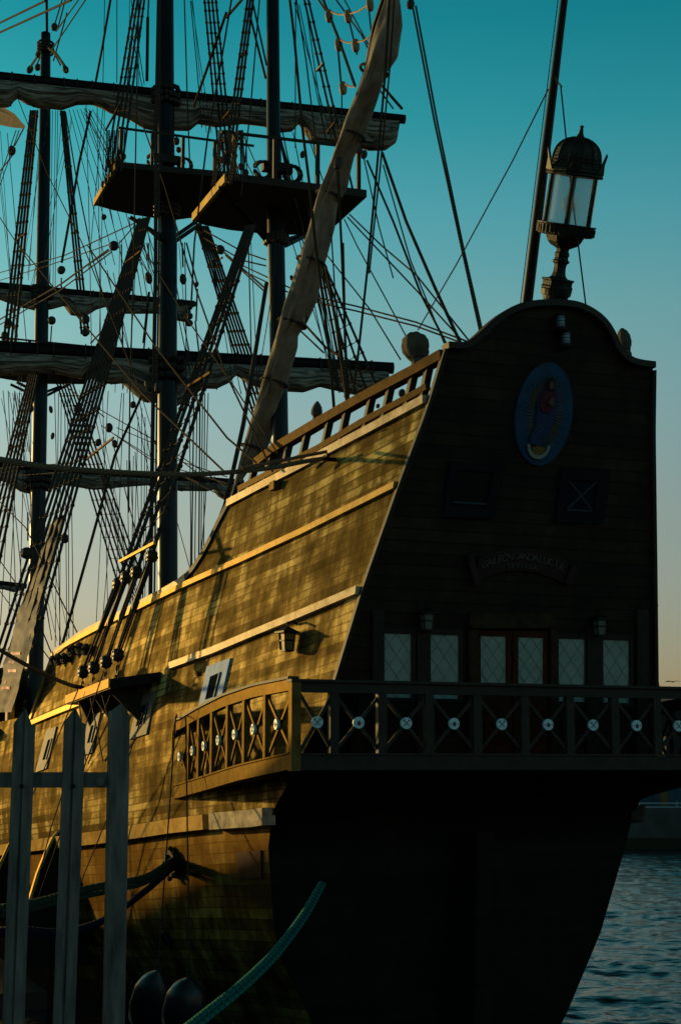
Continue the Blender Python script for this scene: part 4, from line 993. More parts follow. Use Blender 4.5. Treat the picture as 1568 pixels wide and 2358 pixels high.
Y3=yard(41,(98,672),(0,660),(448,700),21,15,[(0,690),(45,707),(85,715),(120,712),(150,704),(165,725),(195,731),(225,712),(245,706),(260,715),(290,722),(365,722),(400,735),(436,742)],[42,80,150,215,247,310,370,418],7.7,'fore topsail yard with its furled sail')
Y4=yard(41,(90,1078),(0,1072),(560,1112),21,16,[(0,1107),(15,1110),(50,1132),(75,1137),(110,1130),(150,1117),(220,1128),(300,1120),(345,1117),(415,1130),(480,1130),(494,1126),(505,1142),(522,1152),(545,1130)],[18,60,150,200,260,345,420,494],9.2,'fore course yard, low and far off')
p0,p1=HW(-60,1336,a=50),HW(62,1350,a=50); y5=part('yard',p0,ship,label='small spar of the bowsprit at the far left'); mb=MB(); mb.tube([p0,p1],.12,10); mb.build('spar',M['yard'],y5)
fold_sail(p0,p1-(p1-p0)*.05,[(0,.2),(.3,.26),(.6,.2),(.8,.28),(1,.1)],.1,2.2,thick=.15,parent=y5,n=30)
p=H(0,179,b=-4.2); # loose clew at the far left under the topsail yard
mb=MB(); q=[HW(-30,240,b=-4.5),HW(8,246,b=-4.4),HW(35,262,b=-4.4),HW(60,291,b=-4.3),HW(30,288,b=-4.4),HW(-30,276,b=-4.5)]; mb.prism(q,Fv*.18); mb.build('sail_clew',M['wrap'],Y1[2])

# ================================================================= TOPS
def top(bxy,corners,curve,th_,rail,posts,label,mt_edge):
    c=H(*bxy,b=0); u=c[2]
    t=part('top_platform',W(*c),ship,label=label)
    P=[H(x,y,u=u) for x,y in corners+curve]
    mb=MB(); mb.prism([W(*p) for p in P],Vector((0,0,.10))); mb.build('platform',M['dtimber'],t)
    mb=MB(); a0,b0=P[0][:2]; a1,b1=P[1][:2]; mb.hexa([W(a0,b0-.03,u-.03),W(a1,b1-.03,u-.03),W(a1,b1+.06,u-.03),W(a0,b0+.06,u-.03),W(a0,b0-.03,u+.16),W(a1,b1-.03,u+.16),W(a1,b1+.06,u+.16),W(a0,b0+.06,u+.16)]); mb.build('edge_board',mt_edge,t)
    mb=MB(); a2,b2=P[-1][:2]; mb.hexa([W(a0-.06,b0,u-.0),W(a0+.0,b0,u-.0),W(a2+.0,b2,u-.0),W(a2-.06,b2,u-.0),W(a0-.06,b0,u+.17),W(a0+.0,b0,u+.17),W(a2+.0,b2,u+.17),W(a2-.06,b2,u+.17)]); mb.build('edge_board',M['dtimber'],t)
    # rail at the after edge
    R0,R1=[W(*H(x,y,a=a0+.02)) for x,y in rail]; mb=MB(); mb.bar(R0,R1,.05,.06); mb.build('rail',M['dtimber'],t)
    for x in posts:
        k=(x-rail[0][0])/(rail[1][0]-rail[0][0]); tp=R0.lerp(R1,k); mb=MB(); bt=tp.copy(); bt.z=u+EYE+.05; mb.bar(bt,tp,.085,.085,side=Fv); mb.build('rail_post',M['dtimber'],t)
    for g in range(-6,7):
        pass
    return t,P,u
TM,PM,uM=top((383,460),[(267,387),(218,472)],[(260,484),(310,495),(363,503),(410,506),(455,500),(515,478),(520,410)],.1,[(273,294),(585,336)],[280,350,420,493],'main top, planked platform on the main mast',M['wale'])
TZ,PZ,uZ=top((636,480),[(520,416),(445,507)],[(470,518),(530,530),(602,538),(660,541),(695,540),(740,532),(769,523),(842,456)],.1,[(510,303),(832,341)],[539,631,729,825],'mizzen top, planked platform nearest the stern',M['wale'])
uF=H(96,860,b=0)[2]; tf=part('top_platform',HW(96,860,b=0),ship,label='fore top, far platform behind the course yard'); mb=MB(); am=H(96,860,b=0)[0]; mb.prism([W(am-1.6,-2.0,uF),W(am+1.2,-2.0,uF),W(am+1.9,0,uF),W(am+1.2,2,uF),W(am-1.6,2,uF)],Vector((0,0,.15))); mb.build('platform',M['dtimber'],tf)
R0,R1=HW(-20,775,a=am-1.5),HW(228,800,a=am-1.5); mb=MB(); mb.bar(R0,R1,.06,.06); mb.build('rail',M['dtimber'],tf)
for x in (68,167,215): k=(x+20)/248; tp=R0.lerp(R1,k); bt=tp.copy(); bt.z-=.85; mb=MB(); mb.bar(bt,tp,.1,.1); mb.build('rail_post',M['dtimber'],tf)
# cross timbers and futtock struts under and over the tops
for par,L in ((mn,[(300,500,-1.2,378,548,-.2),(318,505,-.9,378,560,-.2),(398,548,.2,450,512,1.1),(398,560,.2,462,516,1.4)]),(mz,[(508,428,-1.6,620,560,-.15),(545,470,-1.2,620,552,-.1),(652,555,.2,698,541,1.2),(655,566,.2,716,536,1.5)]),(fm,[(40,880,-1,88,905,-.1),(25,885,-1.2,88,915,-.1),(100,905,.1,140,890,1),(100,915,.1,160,885,1.4)])):
    for x0,y0,b0,x1,y1,b1 in L: mb=MB(); mb.bar(HW(x0,y0,b=b0),HW(x1,y1,b=b1),.09,.09); mb.build('strut',M['yard'],par)
# cross piece and coils round the mast on each top
for par,x,y,d,bb in ((mz,630,405,82,.35),(mn,385,382,95,.45)):
    pr_=H(x,y,b=0); k=px3(pr_)
    for sg in (-1,1):
        c=W(pr_[0]-.3,sg*bb,pr_[2]); mb=MB()
        for q in range(5): 
            ring=[c+Vector((0,0,-.05+.02*q))+Sv*.20*math.cos(g)+Vector((0,0,.20))*math.sin(g)+Fv*(q*.05-.1) for g in [2*math.pi*j/14 for j in range(15)]]; mb.tube(ring,.035,5,cap=False)
        mb.build('rope_coil',M['rope'],par)
    mb=MB(); mb.bar(W(pr_[0]-.25,-bb,pr_[2]+.1),W(pr_[0]-.25,bb,pr_[2]+.1),.2,.22); mb.build('trestle',M['dtimber'],par)

# ================================================================= LATEEN YARD WITH ITS STOWED SAIL
LB=-.55
LE=[(895,-60),(880,0),(860,60),(822,200),(788,300),(735,440),(700,560),(645,740),(605,880),(565,1010),(530,1150),(515,1178)]
RE=[(-60,905),(0,920),(60,926),(130,916),(170,888),(230,868),(310,840),(360,816),(430,800),(470,776),(520,771),(610,746),(690,731),(750,702),(772,686),(800,685),(880,662),(930,641),(960,637),(1020,620),(1055,602),(1065,587),(1100,562),(1160,532)]
def exl(y): return ip(y,[p[1] for p in LE],[p[0] for p in LE])
def exr(y): return ip(y,[p[0] for p in RE],[p[1] for p in RE])
def cpt(x,y,Y): d=ray(x,y); k=Y/d[1]; return Vector((d[0]*k,Y,d[2]*k+EYE))
LN=Vector((0,-1,0))
lat=part('lateen_yard',HW(636,760,b=LB),ship,label='long slanting yard with a tan stowed sail tied along it')
mb=MB(); mb.tube([cpt(x+(4 if y<190 else 16 if y<1050 else 6),y,HW(x,y,b=LB).y) for x,y in LE],[.05,.06,.065,.068,.07,.072,.072,.07,.07,.065,.06,.05],12); mb.build('spar',M['mast'],lat,smooth=True)
TIES=[160,310,448,600,742,878,1030]
mb=MB();P=[];UV=[]; n=150
for i in range(n+1):
    y=-60+1215*i/n; xl,xr=exl(y)+(6 if y<180 else 6-min(1,(y-180)/80)*6),exr(y); xr=max(xr,xl+3)
    # the bundle lies square to the yard: right edge point a little lower
    A_=HW(xl,y,b=LB); B_=cpt(xr,y,A_.y); c=(A_+B_)/2; h=(B_-A_)/2; r=h.length; nr_=LN; row=[];uv=[]
    tie=min(abs(y-t_) for t_ in TIES); pin=1-.0*math.exp(-(tie/10)**2)
    for j in range(40):
        g=2*math.pi*j/40; q=noise.noise(Vector((y*.012,g*1.4,3)))*.34+(.5-abs(noise.noise(Vector((y*.009+g*.8,g*4.,5)))))*.24*(.5+math.exp(-(tie/40)**2))+noise.noise(Vector((y*.004,g*6,8)))*.09*(1+math.exp(-(tie/35)**2))
        thk=(r*.8)*(1-.05*math.exp(-(tie/14)**2))
        row.append(c+h*math.cos(g)*(1+q*.25)+nr_*math.sin(g)*thk*(1+q*1.5)); uv.append((y*.01,j/40))
    P.append(row);UV.append(uv)
mb.grid(P,UV,wrap=True); mb.build('stowed_sail',M['cover'],lat,smooth=True)
for y in TIES:
    xl,xr=exl(y),exr(y+8); A_=HW(xl-2,y-6,b=LB); B_=cpt(xr+1,y+12,A_.y); c=(A_+B_)/2; h=(B_-A_)/2; mb=MB()
    mb.tube([c+h*math.cos(g)*1.05+LN*math.sin(g)*h.length*.95 for g in [2*math.pi*j/20 for j in range(21)]],.03,6,cap=False); mb.build('tie',M['rope'],lat)

# ================================================================= STANDING AND RUNNING RIGGING
def rope(name,pts,r,mt='rope',sg=0.,label=None,n=None,parent=None):
    """pts: (x,y,b) picture point with its distance to starboard, or a world Vector"""
    V=[p if isinstance(p,Vector) else HW(p[0],p[1],b=p[2]) for p in pts]
    if len(V)==2 and sg: V=sag(V[0],V[1],sg,n or 10)
    mb=MB(); mb.tube(V,r,6 if r>.025 else 5); return mb.build(name,M[mt],parent or ship,label=label)
def block(x,y,b,s=12,el=1.45,rot=0,parent=None,mt='block'):
    c=HW(x,y,b=b); k=c.y/f; r=s*k/2; mb=MB(); R_=Matrix.Rotation(rot,3,'Y')
    P=[]
    for i in range(9):
        q=math.pi*i/8; row=[]
        for j in range(12):
            g=2*math.pi*j/12; sq=lambda v:math.copysign(abs(v)**.7,v)
            row.append(c+R_@Vector((r*sq(math.sin(q))*sq(math.cos(g)),r*.7*math.sin(q)*math.sin(g),r*el*sq(math.cos(q)))))
        P.append(row)
    mb.grid(P,wrap=True)
    mb.tube([c+R_@Vector((r*1.08*math.cos(g),0,r*(el+.1)*math.sin(g))) for g in [2*math.pi*j/12 for j in range(13)]],r*.13,5,cap=False)
    return mb.build('block',M[mt],parent or ship)
RC=[0]; REST=MB()
def gang(tops,bots,r,nrat,name='shroud',rr=.010,k0=.03,k1=.97,rat=True,sg=.0,jit=.35):
    """tops / bots: lists of world points, one rope each, then the ratlines across"""
    Ls=[]
    for t_,b_ in zip(tops,bots):
        mb=MB(); V=sag(b_,t_,sg) if sg else [b_,b_.lerp(t_,.5),t_]; mb.tube(V,r,6); mb.build(name,M['rope'],ship); Ls.append((b_,t_))
    if rat:
        for i in range(nrat):
            k=k0+(k1-k0)*(i+random.uniform(-jit,jit)*.4)/max(1,nrat-1)
            q=[b_.lerp(t_,k)-(Sv if b_.x<t_.x+99 else Sv)*0 for b_,t_ in Ls]; pts=[]
            for m in range(len(q)-1):
                pts.append(q[m]); mid=q[m].lerp(q[m+1],.5); mid.z-=.015; pts.append(mid)
            pts.append(q[-1]); e0=(q[0]-q[-1]).normalized()*.04; pts=[q[0]+e0]+pts+[q[-1]-e0]
            RC[0]+=1; mb=MB() if RC[0]<=95 else REST; mb.tube(pts,rr,5)
            for v in q: mb.ball(v,r*1.5,n=6,m=4)
            if RC[0]<=95: mb.build('ratline',M['rope'],ship)
    return Ls
# mizzen port shrouds: from under the mizzen top to the channel, with deadeyes and lanyards
oB=CHB+.12
UPc=[(350,1281),(315,1318),(291,1330),(272,1345)]; LOc=[(272,1508),(245,1524),(217,1537),(192,1547)]
botw=[];lane=[]
for i,((xu,yu),(xl,yl)) in enumerate(zip(UPc,LOc)):
    lo=HW(xl,yl,b=oB); al_=H(xl,yl,b=oB)[0]; up=HW(xu,yu,b=-4.15); botw.append(up)
    ax=(up-lo).normalized(); de=part('deadeye_tackle',lo,ship)
    for c,nm in ((lo,'lower_deadeye'),(up,'upper_deadeye')):
        mb=MB(); d_=Sv; R_=c.y/f*15
        mb.lathe(c-d_*.09,c+d_*.09,[(0,R_*.72),(.15,R_*.95),(.5,R_),(.85,R_*.95),(1,R_*.72)],18)
        for q in range(3):
            g=math.pi/2+2*math.pi*q/3; cc=c+Fv*R_*.45*math.cos(g)+Vector((0,0,R_*.45*math.sin(g))); mb.tube([cc-d_*.11,cc+d_*.11],.02,6)
        mb.build(nm,M['block'],de)
        mb=MB(); mb.tube([c+Fv*R_*1.04*math.cos(g)+Vector((0,0,R_*1.04*math.sin(g))) for g in [2*math.pi*j/16 for j in range(17)]],.022,5,cap=False); mb.build('strop',M['rope'],de)
    for q in range(5):
        o1=Fv*(.12*(q-2)/2)+Sv*random.uniform(-.06,.06); o2=Fv*(.10*(q-2)/2)+Sv*random.uniform(-.05,.05); mb=MB(); mb.tube([lo+o1,up+o2],.016,5); mb.build('lanyard',M['rope'],de)
    mb=MB(); kk=lo.lerp(up,.45); mb.tube([kk,lo.lerp(up,.5),lo.lerp(up,.62),up],[.03,.055,.05,.03],8); mb.build('seizing',M['block'],de); de_=0
    ring=lo-Vector((0,0,.26)); mb=MB(); 
    for e_ in (0,.13): mb.tube([ring+Vector((0,0,-e_))+Fv*.075*math.cos(g)+Vector((0,0,.085*math.sin(g))) for g in [2*math.pi*j/12 for j in range(13)]],.016,5,cap=False)
    mb.build('chain_ring',M['iron'],de)
topw=[HW(x,y,b=-.9) for x,y in ((586,520),(580,519),(574,520),(568,521))]
gang(topw,botw,.040,14,k0=.06,k1=.80)
def batten(x0,y0,x1,y1,b,mt='timber',h=.05):
    mb=MB(); mb.bar(HW(x0,y0,b=b),HW(x1,y1,b=b),.05,h,side=Sv); mb.build('sheer_batten',M[mt],ship)
batten(277,1293,357,1250,-4.12,'wale'); batten(430,892,485,858,-2.55)
# main port shrouds, seven ropes running out of the frame to the main channel
topw=[HW(345-4*i,500+1*i,b=-1.1) for i in range(7)]
botw=[HW(62-14.5*i,1560+0*i,b=-4.95) for i in range(7)]
gang(topw,botw,.038,19,k0=.0,k1=.97)
batten(197,1060,262,1008,-3.1,'timber',.035); batten(290,605,325,578,-1.5)
# banner lashed to the lower part of these shrouds
bn=None
q=[(118,1208),(150,1186),(138,1215),(126,1290),(107,1350),(92,1400),(76,1460),(58,1530),(42,1570),(26,1620),(0,1640),(-8,1600),(8,1540),(24,1480),(44,1410),(58,1360),(84,1290)]
mb=MB();P=[];UV=[]
LX=[(1186,146,150),(1210,118,142),(1250,102,134),(1290,86,126),(1350,62,107),(1400,46,92),(1460,30,78),(1520,14,62),(1580,0,46),(1640,-14,28)]
for i in range(70):
    y=1186+454*i/69; xl=ip(y,[l[0] for l in LX],[l[1] for l in LX]); xr=ip(y,[l[0] for l in LX],[l[2] for l in LX]); row=[];uv=[]
    for j in range(13):
        k=j/12; x=xl+(xr-xl)*k; o_=.05*noise.noise(Vector((k*2.2+y*.004,y*.018,1)))+.03*noise.noise(Vector((k*6,y*.05,4)))
        bb=-ip(y,[500,1560],[1.1,4.95])-.10
        v=HW(x,y,b=bb)-Sv*o_*1.5-Fv*o_; row.append(v); uv.append((k,y*.01))
    P.append(row);UV.append(uv)
mb.grid(P,UV); P2=[[v+Fv*.012 for v in r] for r in P]; mb.grid(P2,UV)
bn=mb.build('banner',M['banner'],None,smooth=True,label='long pale crumpled banner lashed down the main shrouds at far left',category='banner')
mb=MB()
for (i0,w0_) in ((48,.9),(51,.55),(54,.8),(58,.4),(60,.75)):
    mb.grid([[P[i0+d_][j]-Sv*.012-Fv*.012 for j in range(2,2+int(9*w0_))] for d_ in (0,1)])
mb.build('faded_print',M['bred'],bn)
# main starboard shrouds (thin ladder right of the main mast)
gang([HW(453+5*i,520,b=1.2) for i in range(6)],[HW(598+9*i,1000,b=4.3) for i in range(6)],.038,13,k0=.05)
mb=MB(); mb.bar(HW(481,607,b=1.8),HW(512,593,b=1.8),.05,.06,side=Sv); mb.build('sheer_batten',M['disc'],ship)
# mizzen starboard shrouds
gang([HW(738+3*i,610,b=1.0) for i in range(4)],[HW(800+24*i,935-12*i,b=2.6) for i in range(4)],.030,9,k0=.08)
# fore shrouds, both sides
gang([HW(70+4.5*i,860+i,b=-1.0) for i in range(5)],[HW(-60+13*i,1330,b=-3.9) for i in range(5)],.045,16)
gang([HW(128+7*i,868,b=1.0) for i in range(6)],[HW(268+12*i,1330,b=4.0) for i in range(6)],.040,17)
gang([HW(72+5*i,255,b=-.6) for i in range(4)],[HW(8+9*i,800,b=-2.1) for i in range(4)],.05,17)
gang([HW(141+4*i,255,b=.6) for i in range(3)],[HW(189+8*i,770,b=2.2) for i in range(3)],.05,10)
# main topmast shrouds
gang([HW(320+7*i,-60,b=-.7) for i in range(4)],[HW(244+12*i,395,b=-1.95) for i in range(4)],.034,14,k0=.3)
gang([HW(466+8.5*i,-60,b=.7) for i in range(4)],[HW(508+10*i,400,b=1.95) for i in range(4)],.034,14,k0=.3)
# mizzen topmast shrouds
gang([HW(588-6*i,-40,b=-.5) for i in range(3)],[HW(532-9*i,405,b=-1.6) for i in range(3)],.030,12,k0=.3)
gang([HW(692+9*i,-40,b=.5) for i in range(2)],[HW(800+13*i,440,b=1.6) for i in range(2)],.028,10,k0=.25)
batten(244,300,276,242,-1.6); batten(753,306,772,281,1.2); batten(516,272,530,256,-1.2); batten(557,132,566,118,-.9); batten(729,163,745,145,.9,mt='block'); batten(40,553,60,536,-1.5)
REST.build('ratline',M['rope'],ship,label='finer rope rungs of the upper and far shrouds',kind='stuff')
# tackle clusters where the topmast shrouds meet the tops
for (x,y,b) in ((250,378,-1.95),(262,372,-1.95),(272,366,-1.95),(284,360,-1.9),(247,418,-1.9),(240,425,-1.9),(500,372,1.9),(512,368,1.9),(525,372,1.9),(536,402,1.9),(540,358,-1.6),(555,384,-1.6),(566,398,-1.5),(524,350,-1.6),(520,322,-1.6),(545,318,-1.6)): block(x,y,b,13,1.3,random.uniform(-.4,.4))
for (x0,y0,x1,y1,b) in ((250,300,247,420,-1.95),(262,300,256,412,-1.95),(272,300,262,404,-1.95),(285,300,280,380,-1.9),(505,300,503,398,1.9),(513,300,520,405,1.9),(530,300,531,410,1.9),(536,300,500,410,1.8),(524,300,548,412,-1.6),(548,300,531,415,-1.6),(556,300,560,410,-1.6),(512,300,492,430,-1.6)):
    for q in range(3): rope('lanyard',[(x0+3*q-3,y0,b),(x1+4*q-4,y1,b)],.016)
# --- long ropes traced one by one: (name, [(x,y,b)...], radius, material)
RL=[('stay',[(0,53,-.5),(105,2,0)],.05,'rope'),('stay',[(0,75,-.5),(165,0,0)],.05,'rope'),
('running_rope',[(145,-4,0),(128,52,0)],.03,'rope'),('running_rope',[(152,-4,0),(135,62,0)],.03,'rope'),('running_rope',[(184,-4,0),(130,72,0)],.03,'rope'),('running_rope',[(200,-4,0),(120,115,0)],.03,'rope'),('running_rope',[(155,30,0),(124,140,0)],.03,'rope'),
('stay',[(256,-6,-2.2),(238,100,-2.2),(221,190,-2.1)],.034,'rope'),('stay',[(210,255,-2.2),(182,380,-2.4),(165,482,-2.6),(143,605,-2.8)],.038,'rope'),
('running_rope',[(270,-4,-1.5),(270,190,-1.6)],.014,'rope'),('running_rope',[(302,-4,-1),(333,195,-.6)],.014,'rope'),('running_rope',[(302,60,-1),(328,200,-.6)],.014,'rope'),
('running_rope',[(343,-4,-.8),(341,45,-.8)],.026,'rope'),('running_rope',[(341,40,-.8),(339,186,-.8)],.05,'rope'),
('halyard',[(320,-6,-2.5),(314,300,-2.7),(308,620,-3),(300,900,-3.2),(297,1180,-3.3)],.018,'rope'),
('halyard',[(366,-6,-3.0),(360,300,-3.1),(359,620,-3.2),(352,1000,-3.3),(347,1375,-3.4)],.045,'rope'),
('halyard',[(425,-6,-.2),(431,200,0),(438,395,0)],.02,'rope'),('halyard',[(370,-6,-2.9),(366,620,-3),(356,1385,-3.3)],.02,'rope'),
('running_rope',[(0,500,-3.2),(72,610,-3.2)],.018,'rope2'),('running_rope',[(40,222,-2.8),(110,400,-2.9),(190,560,-3),(330,915,-3.2)],.016,'rope2'),
('running_rope',[(46,566,-3.4),(180,730,-3.4),(327,905,-3.3),(523,1092,-3.1)],.019,'rope2'),
('running_rope',[(203,566,-3.3),(360,800,-3.3),(523,1008,-3.2),(590,1065,-3.0)],.019,'rope2'),('running_rope',[(317,253,-2.4),(380,430,-2.6),(432,610,-2.8),(520,860,-3),(628,1086,-2.9)],.018,'rope2'),
('running_rope',[(327,566,-2.8),(430,733,-2.8),(523,866,-2.8),(640,1045,-2.8)],.014,'rope2'),
('running_rope',[(0,1155,-4.0),(60,1215,-4.0),(190,1480,-4.2)],.016,'rope2'),('running_rope',[(0,1290,-4.2),(75,1395,-4.2),(130,1530,-4.3)],.016,'rope2'),('running_rope',[(0,1360,-4.2),(120,1525,-4.3)],.014,'rope2'),
('stay',[(522,28,-2),(480,150,-2.1),(446,246,-2.1)],.032,'rope'),('stay',[(560,-4,-1.9),(522,40,-2)],.032,'rope'),
('halyard',[(534,-4,-2.1),(510,140,-2.2),(478,320,-2.3),(448,560,-2.5),(441,700,-2.6)],.02,'rope'),('halyard',[(598,-4,-1.6),(578,240,-1.7),(556,450,-1.8)],.016,'rope'),
('running_rope',[(572,20,-.6),(612,180,-.4)],.03,'rope'),('running_rope',[(580,-4,-.4),(614,150,-.3)],.024,'rope'),
('halyard',[(667,-6,-1.2),(678,90,-1.2),(697,300,-1.3),(712,420,-1.4),(728,580,-1.5),(746,700,-1.6),(762,850,-1.6),(770,950,-1.7)],.030,'rope2'),
('halyard',[(681,-4,.3),(680,340,.2)],.014,'rope'),('halyard',[(682,-4,.5),(705,140,.5),(724,300,.5),(729,330,.5)],.018,'rope'),
('halyard',[(640,305,.2),(668,400,.3)],.04,'rope'),('running_rope',[(705,300,1),(745,420,1.0)],.014,'rope'),('running_rope',[(712,280,1),(735,400,1.0)],.018,'rope'),
('stay',[(742,-6,.2),(780,90,.2),(817,197,.2)],.034,'rope'),('running_rope',[(770,-6,.4),(832,80,.4),(870,160,.4)],.018,'rope'),('running_rope',[(790,-6,.6),(852,110,.6)],.016,'rope'),('running_rope',[(730,-6,.2),(757,35,.2)],.024,'rope'),('running_rope',[(778,110,.2),(786,200,.2)],.022,'rope'),('running_rope',[(802,40,.3),(822,125,.3)],.02,'rope'),('running_rope',[(849,20,.3),(856,85,.3)],.018,'rope'),('running_rope',[(787,200,.2),(787,290,.2)],.015,'rope'),
('stay',[(877,195,0),(925,250,.1)],.028,'rope'),('running_rope',[(865,195,0),(905,250,.1)],.016,'rope'),
('stay',[(880,352,-.2),(935,510,-.1),(1000,660,0),(1062,795,.2)],.030,'rope'),('running_rope',[(882,380,-.3),(945,600,-.2),(1022,790,0)],.014,'rope'),('stay',[(845,370,-.4),(905,510,-.3),(970,680,-.1),(1026,790,0)],.022,'rope'),
('halyard',[(897,-6,-.9),(886,180,-1),(864,430,-1.2),(846,620,-1.3),(822,840,-1.4),(812,905,-1.5)],.022,'rope2'),('halyard',[(908,-6,-.9),(898,150,-1),(876,380,-1.2),(850,630,-1.3)],.016,'rope2'),
('stay',[(805,494,.4),(879,566,.5),(958,633,.6),(1080,785,.9)],.017,'rope'),('stay',[(800,500,.4),(862,566,.5),(958,668,.7),(1060,780,.9)],.017,'rope'),('running_rope',[(793,505,.5),(822,566,.6),(935,775,.8),(948,800,.8)],.014,'rope'),('running_rope',[(749,583,-.6),(850,710,-.4),(922,828,-.2)],.014,'rope'),
('running_rope',[(763,540,-.6),(773,700,-.6),(800,905,-.8)],.015,'rope'),('running_rope',[(790,560,-.5),(795,780,-.6),(803,925,-.8)],.022,'rope2'),('running_rope',[(778,395,-1.2),(786,560,-1.2),(792,700,-1.2),(799,935,-1.3)],.024,'rope2'),
('brace',[(552,608,0),(700,678,.2),(820,705,.5),(958,742,.8),(1075,786,1)],.018,'rope'),('brace',[(552,620,0),(700,690,.2),(820,716,.5),(958,751,.8),(1070,792,1)],.018,'rope'),
('brace',[(515,580,0),(612,665,.1)],.024,'rope'),('brace',[(520,588,0),(608,670,.1)],.02,'rope'),('brace',[(470,530,.3),(560,580,.3),(612,598,.3)],.02,'rope'),('brace',[(470,548,.3),(560,600,.3),(612,612,.3)],.02,'rope'),('brace',[(700,745,.2),(750,800,.2),(790,825,.3)],.026,'rope'),('brace',[(690,760,.2),(745,812,.2)],.02,'rope'),
('backstay',[(950,16,.0),(1000,280,.0),(1060,560,.0),(1106,770,.0)],.020,'rope'),('backstay',[(957,14,.1),(1008,290,.1),(1066,570,.1),(1111,768,.1)],.020,'rope'),
('backstay',[(1290,195,0),(1315,440,0),(1350,720,0)],.012,'rope'),('backstay',[(1262,205,0),(1180,370,0),(1050,610,0),(962,760,0)],.012,'rope'),
('stay',[(614,652,-.9),(590,800,-1.6),(560,980,-2.3),(528,1125,-2.9),(505,1200,-3.0)],.045,'rope'),
('stay',[(750,615,-.7),(775,750,-.9),(800,930,-1.2)],.032,'rope2'),
('halyard',[(67,612,-1),(150,588,-1),(310,514,-.6)],.02,'rope'),('halyard',[(0,628,-1),(67,610,-1)],.02,'rope'),('halyard',[(0,646,-1),(110,612,-1),(262,560,-.6)],.018,'rope'),('halyard',[(200,612,-.8),(262,572,-.6)],.018,'rope'),('brace',[(0,736,-1.5),(140,655,-1.2),(250,575,-.8)],.03,'rope'),('brace',[(0,748,-1.5),(140,668,-1.2),(258,580,-.8)],.024,'rope'),
('running_rope',[(275,560,-.6),(310,520,-.5)],.02,'rope'),
('stay',[(330,905,-2.4),(265,1050,-2.8),(210,1250,-3.6),(140,1500,-4.2)],.034,'rope2'),('stay',[(242,-10,-2.2),(238,190,-2.1)],.012,'rope'),
('running_rope',[(258,1010,-2),(330,1290,-2)],.014,'rope'),('brace',[(0,1078,-2),(170,1066,-2)],.018,'rope'),('brace',[(0,1098,-2),(180,1085,-2)],.014,'rope'),
('brace',[(225,940,.5),(350,1010,.6),(470,1100,.8),(530,1148,1)],.018,'rope'),('brace',[(235,980,.5),(350,1060,.6),(523,1148,1)],.016,'rope'),('brace',[(270,985,.5),(400,1040,.6),(520,1120,.8)],.016,'rope'),('brace',[(265,1000,.5),(400,1085,.6),(500,1130,.8)],.014,'rope'),('brace',[(410,1060,.5),(523,1098,.7)],.014,'rope'),('brace',[(410,1080,.5),(523,1113,.7)],.014,'rope'),
('brace',[(140,655,1),(200,745,1)],.02,'rope'),('stay',[(152,258,.5),(175,400,.6),(215,600,.8),(262,760,1)],.028,'rope'),('running_rope',[(238,250,.3),(205,620,.3)],.014,'rope'),('running_rope',[(196,250,.5),(232,360,.6),(262,520,.8)],.016,'rope'),
('brace',[(210,790,0),(285,710,-.5)],.03,'rope'),('stay',[(146,885,.6),(200,925,.7),(240,960,.8)],.022,'rope'),
('running_rope',[(0,740,-1.2),(0,741,-1.1)],.01,'rope'),
('running_rope',[(28,360,-1.5),(0,395,-1.5)],.03,'rope'),('running_rope',[(57,292,-1.5),(35,335,-1.5)],.03,'rope'),('running_rope',[(45,300,-1.6),(0,430,-1.6)],.02,'rope'),('running_rope',[(38,300,-1.6),(0,410,-1.6)],.02,'rope'),
('brace',[(520,255,.2),(545,330,.2),(612,460,.2)],.014,'rope'),('brace',[(560,310,.2),(612,430,.2)],.014,'rope'),
('halyard',[(640,300,.1),(655,372,.1),(686,480,.1)],.02,'rope'),('running_rope',[(830,330,.3),(872,520,.4),(905,640,.5)],.014,'rope')]
for nm,pts,r,mt in RL:
    if pts[0][:2]==(0,740): continue
    rope(nm,pts,r,mt)
# fan of gaskets under the fore top and clusters of vertical halyards behind the masts
random.seed(11)
for i in range(7):
    x=160+9*i; rope('halyard',[(x,252,.3+.1*i),(x+45+8*i,430,.5+.1*i),(x+85+11*i,610,.8+.1*i)],.014)
for x in (82,88,94,120,127,132): rope('halyard',[(x+2,255 if x>100 else 610,-.3 if x<100 else .3),(x-4,660,-.3 if x<100 else .3)],.014)
for x,x2 in ((436,440),(447,443),(455,450),(461,459),(467,464),(472,470)): rope('halyard',[(x,905,.9),(x2,1210,1.2),(x2-1,1330,1.2)],.022 if x in(447,461) else .016)
rope('halyard',[(480,905,.8),(474,1150,1),(462,1300,1.2)],.014)
for x,x2,y0 in ((286,265,905),(293,300,1060),(300,316,1060),(308,302,1050),(312,330,1040),(319,306,960),(327,325,940),(335,330,960),(340,334,1000),(372,368,905),(376,374,905),(398,399,905),(404,405,905),(281,236,905),(250,222,900),(237,250,905)): rope('mast_halyard',[(x,y0,.2),(x2,1390 if x>290 else 1440,.8)],.013)  # further vertical halyards of the clusters behind the masts
for x,x2 in ((150,155),(157,160),(163,170),(142,138),(136,128),(127,140)): rope('mast_halyard',[(x,905,0),(x2,1490,.5)],.016)
for x,x2 in ((20,40),(8,62),(47,20),(60,45),(70,74),(35,2)): rope('halyard',[(x,900,-.6),(x2,1440,-1)],.018)
for i in range(6): rope('halyard',[(30+5*i,905,-.8),(50+4*i,1040,-1)],.013)
for x,x2 in ((310,345),(322,352),(330,356),(300,340),(338,352)): rope('running_rope',[(x,560,-.5),(x2,620+random.randint(0,15),-.6)],.013)
for x in (305,317,331,344): rope('running_rope',[(x-8,500,-.6),(x+25,700,-.6)],.013)
random.seed(23)
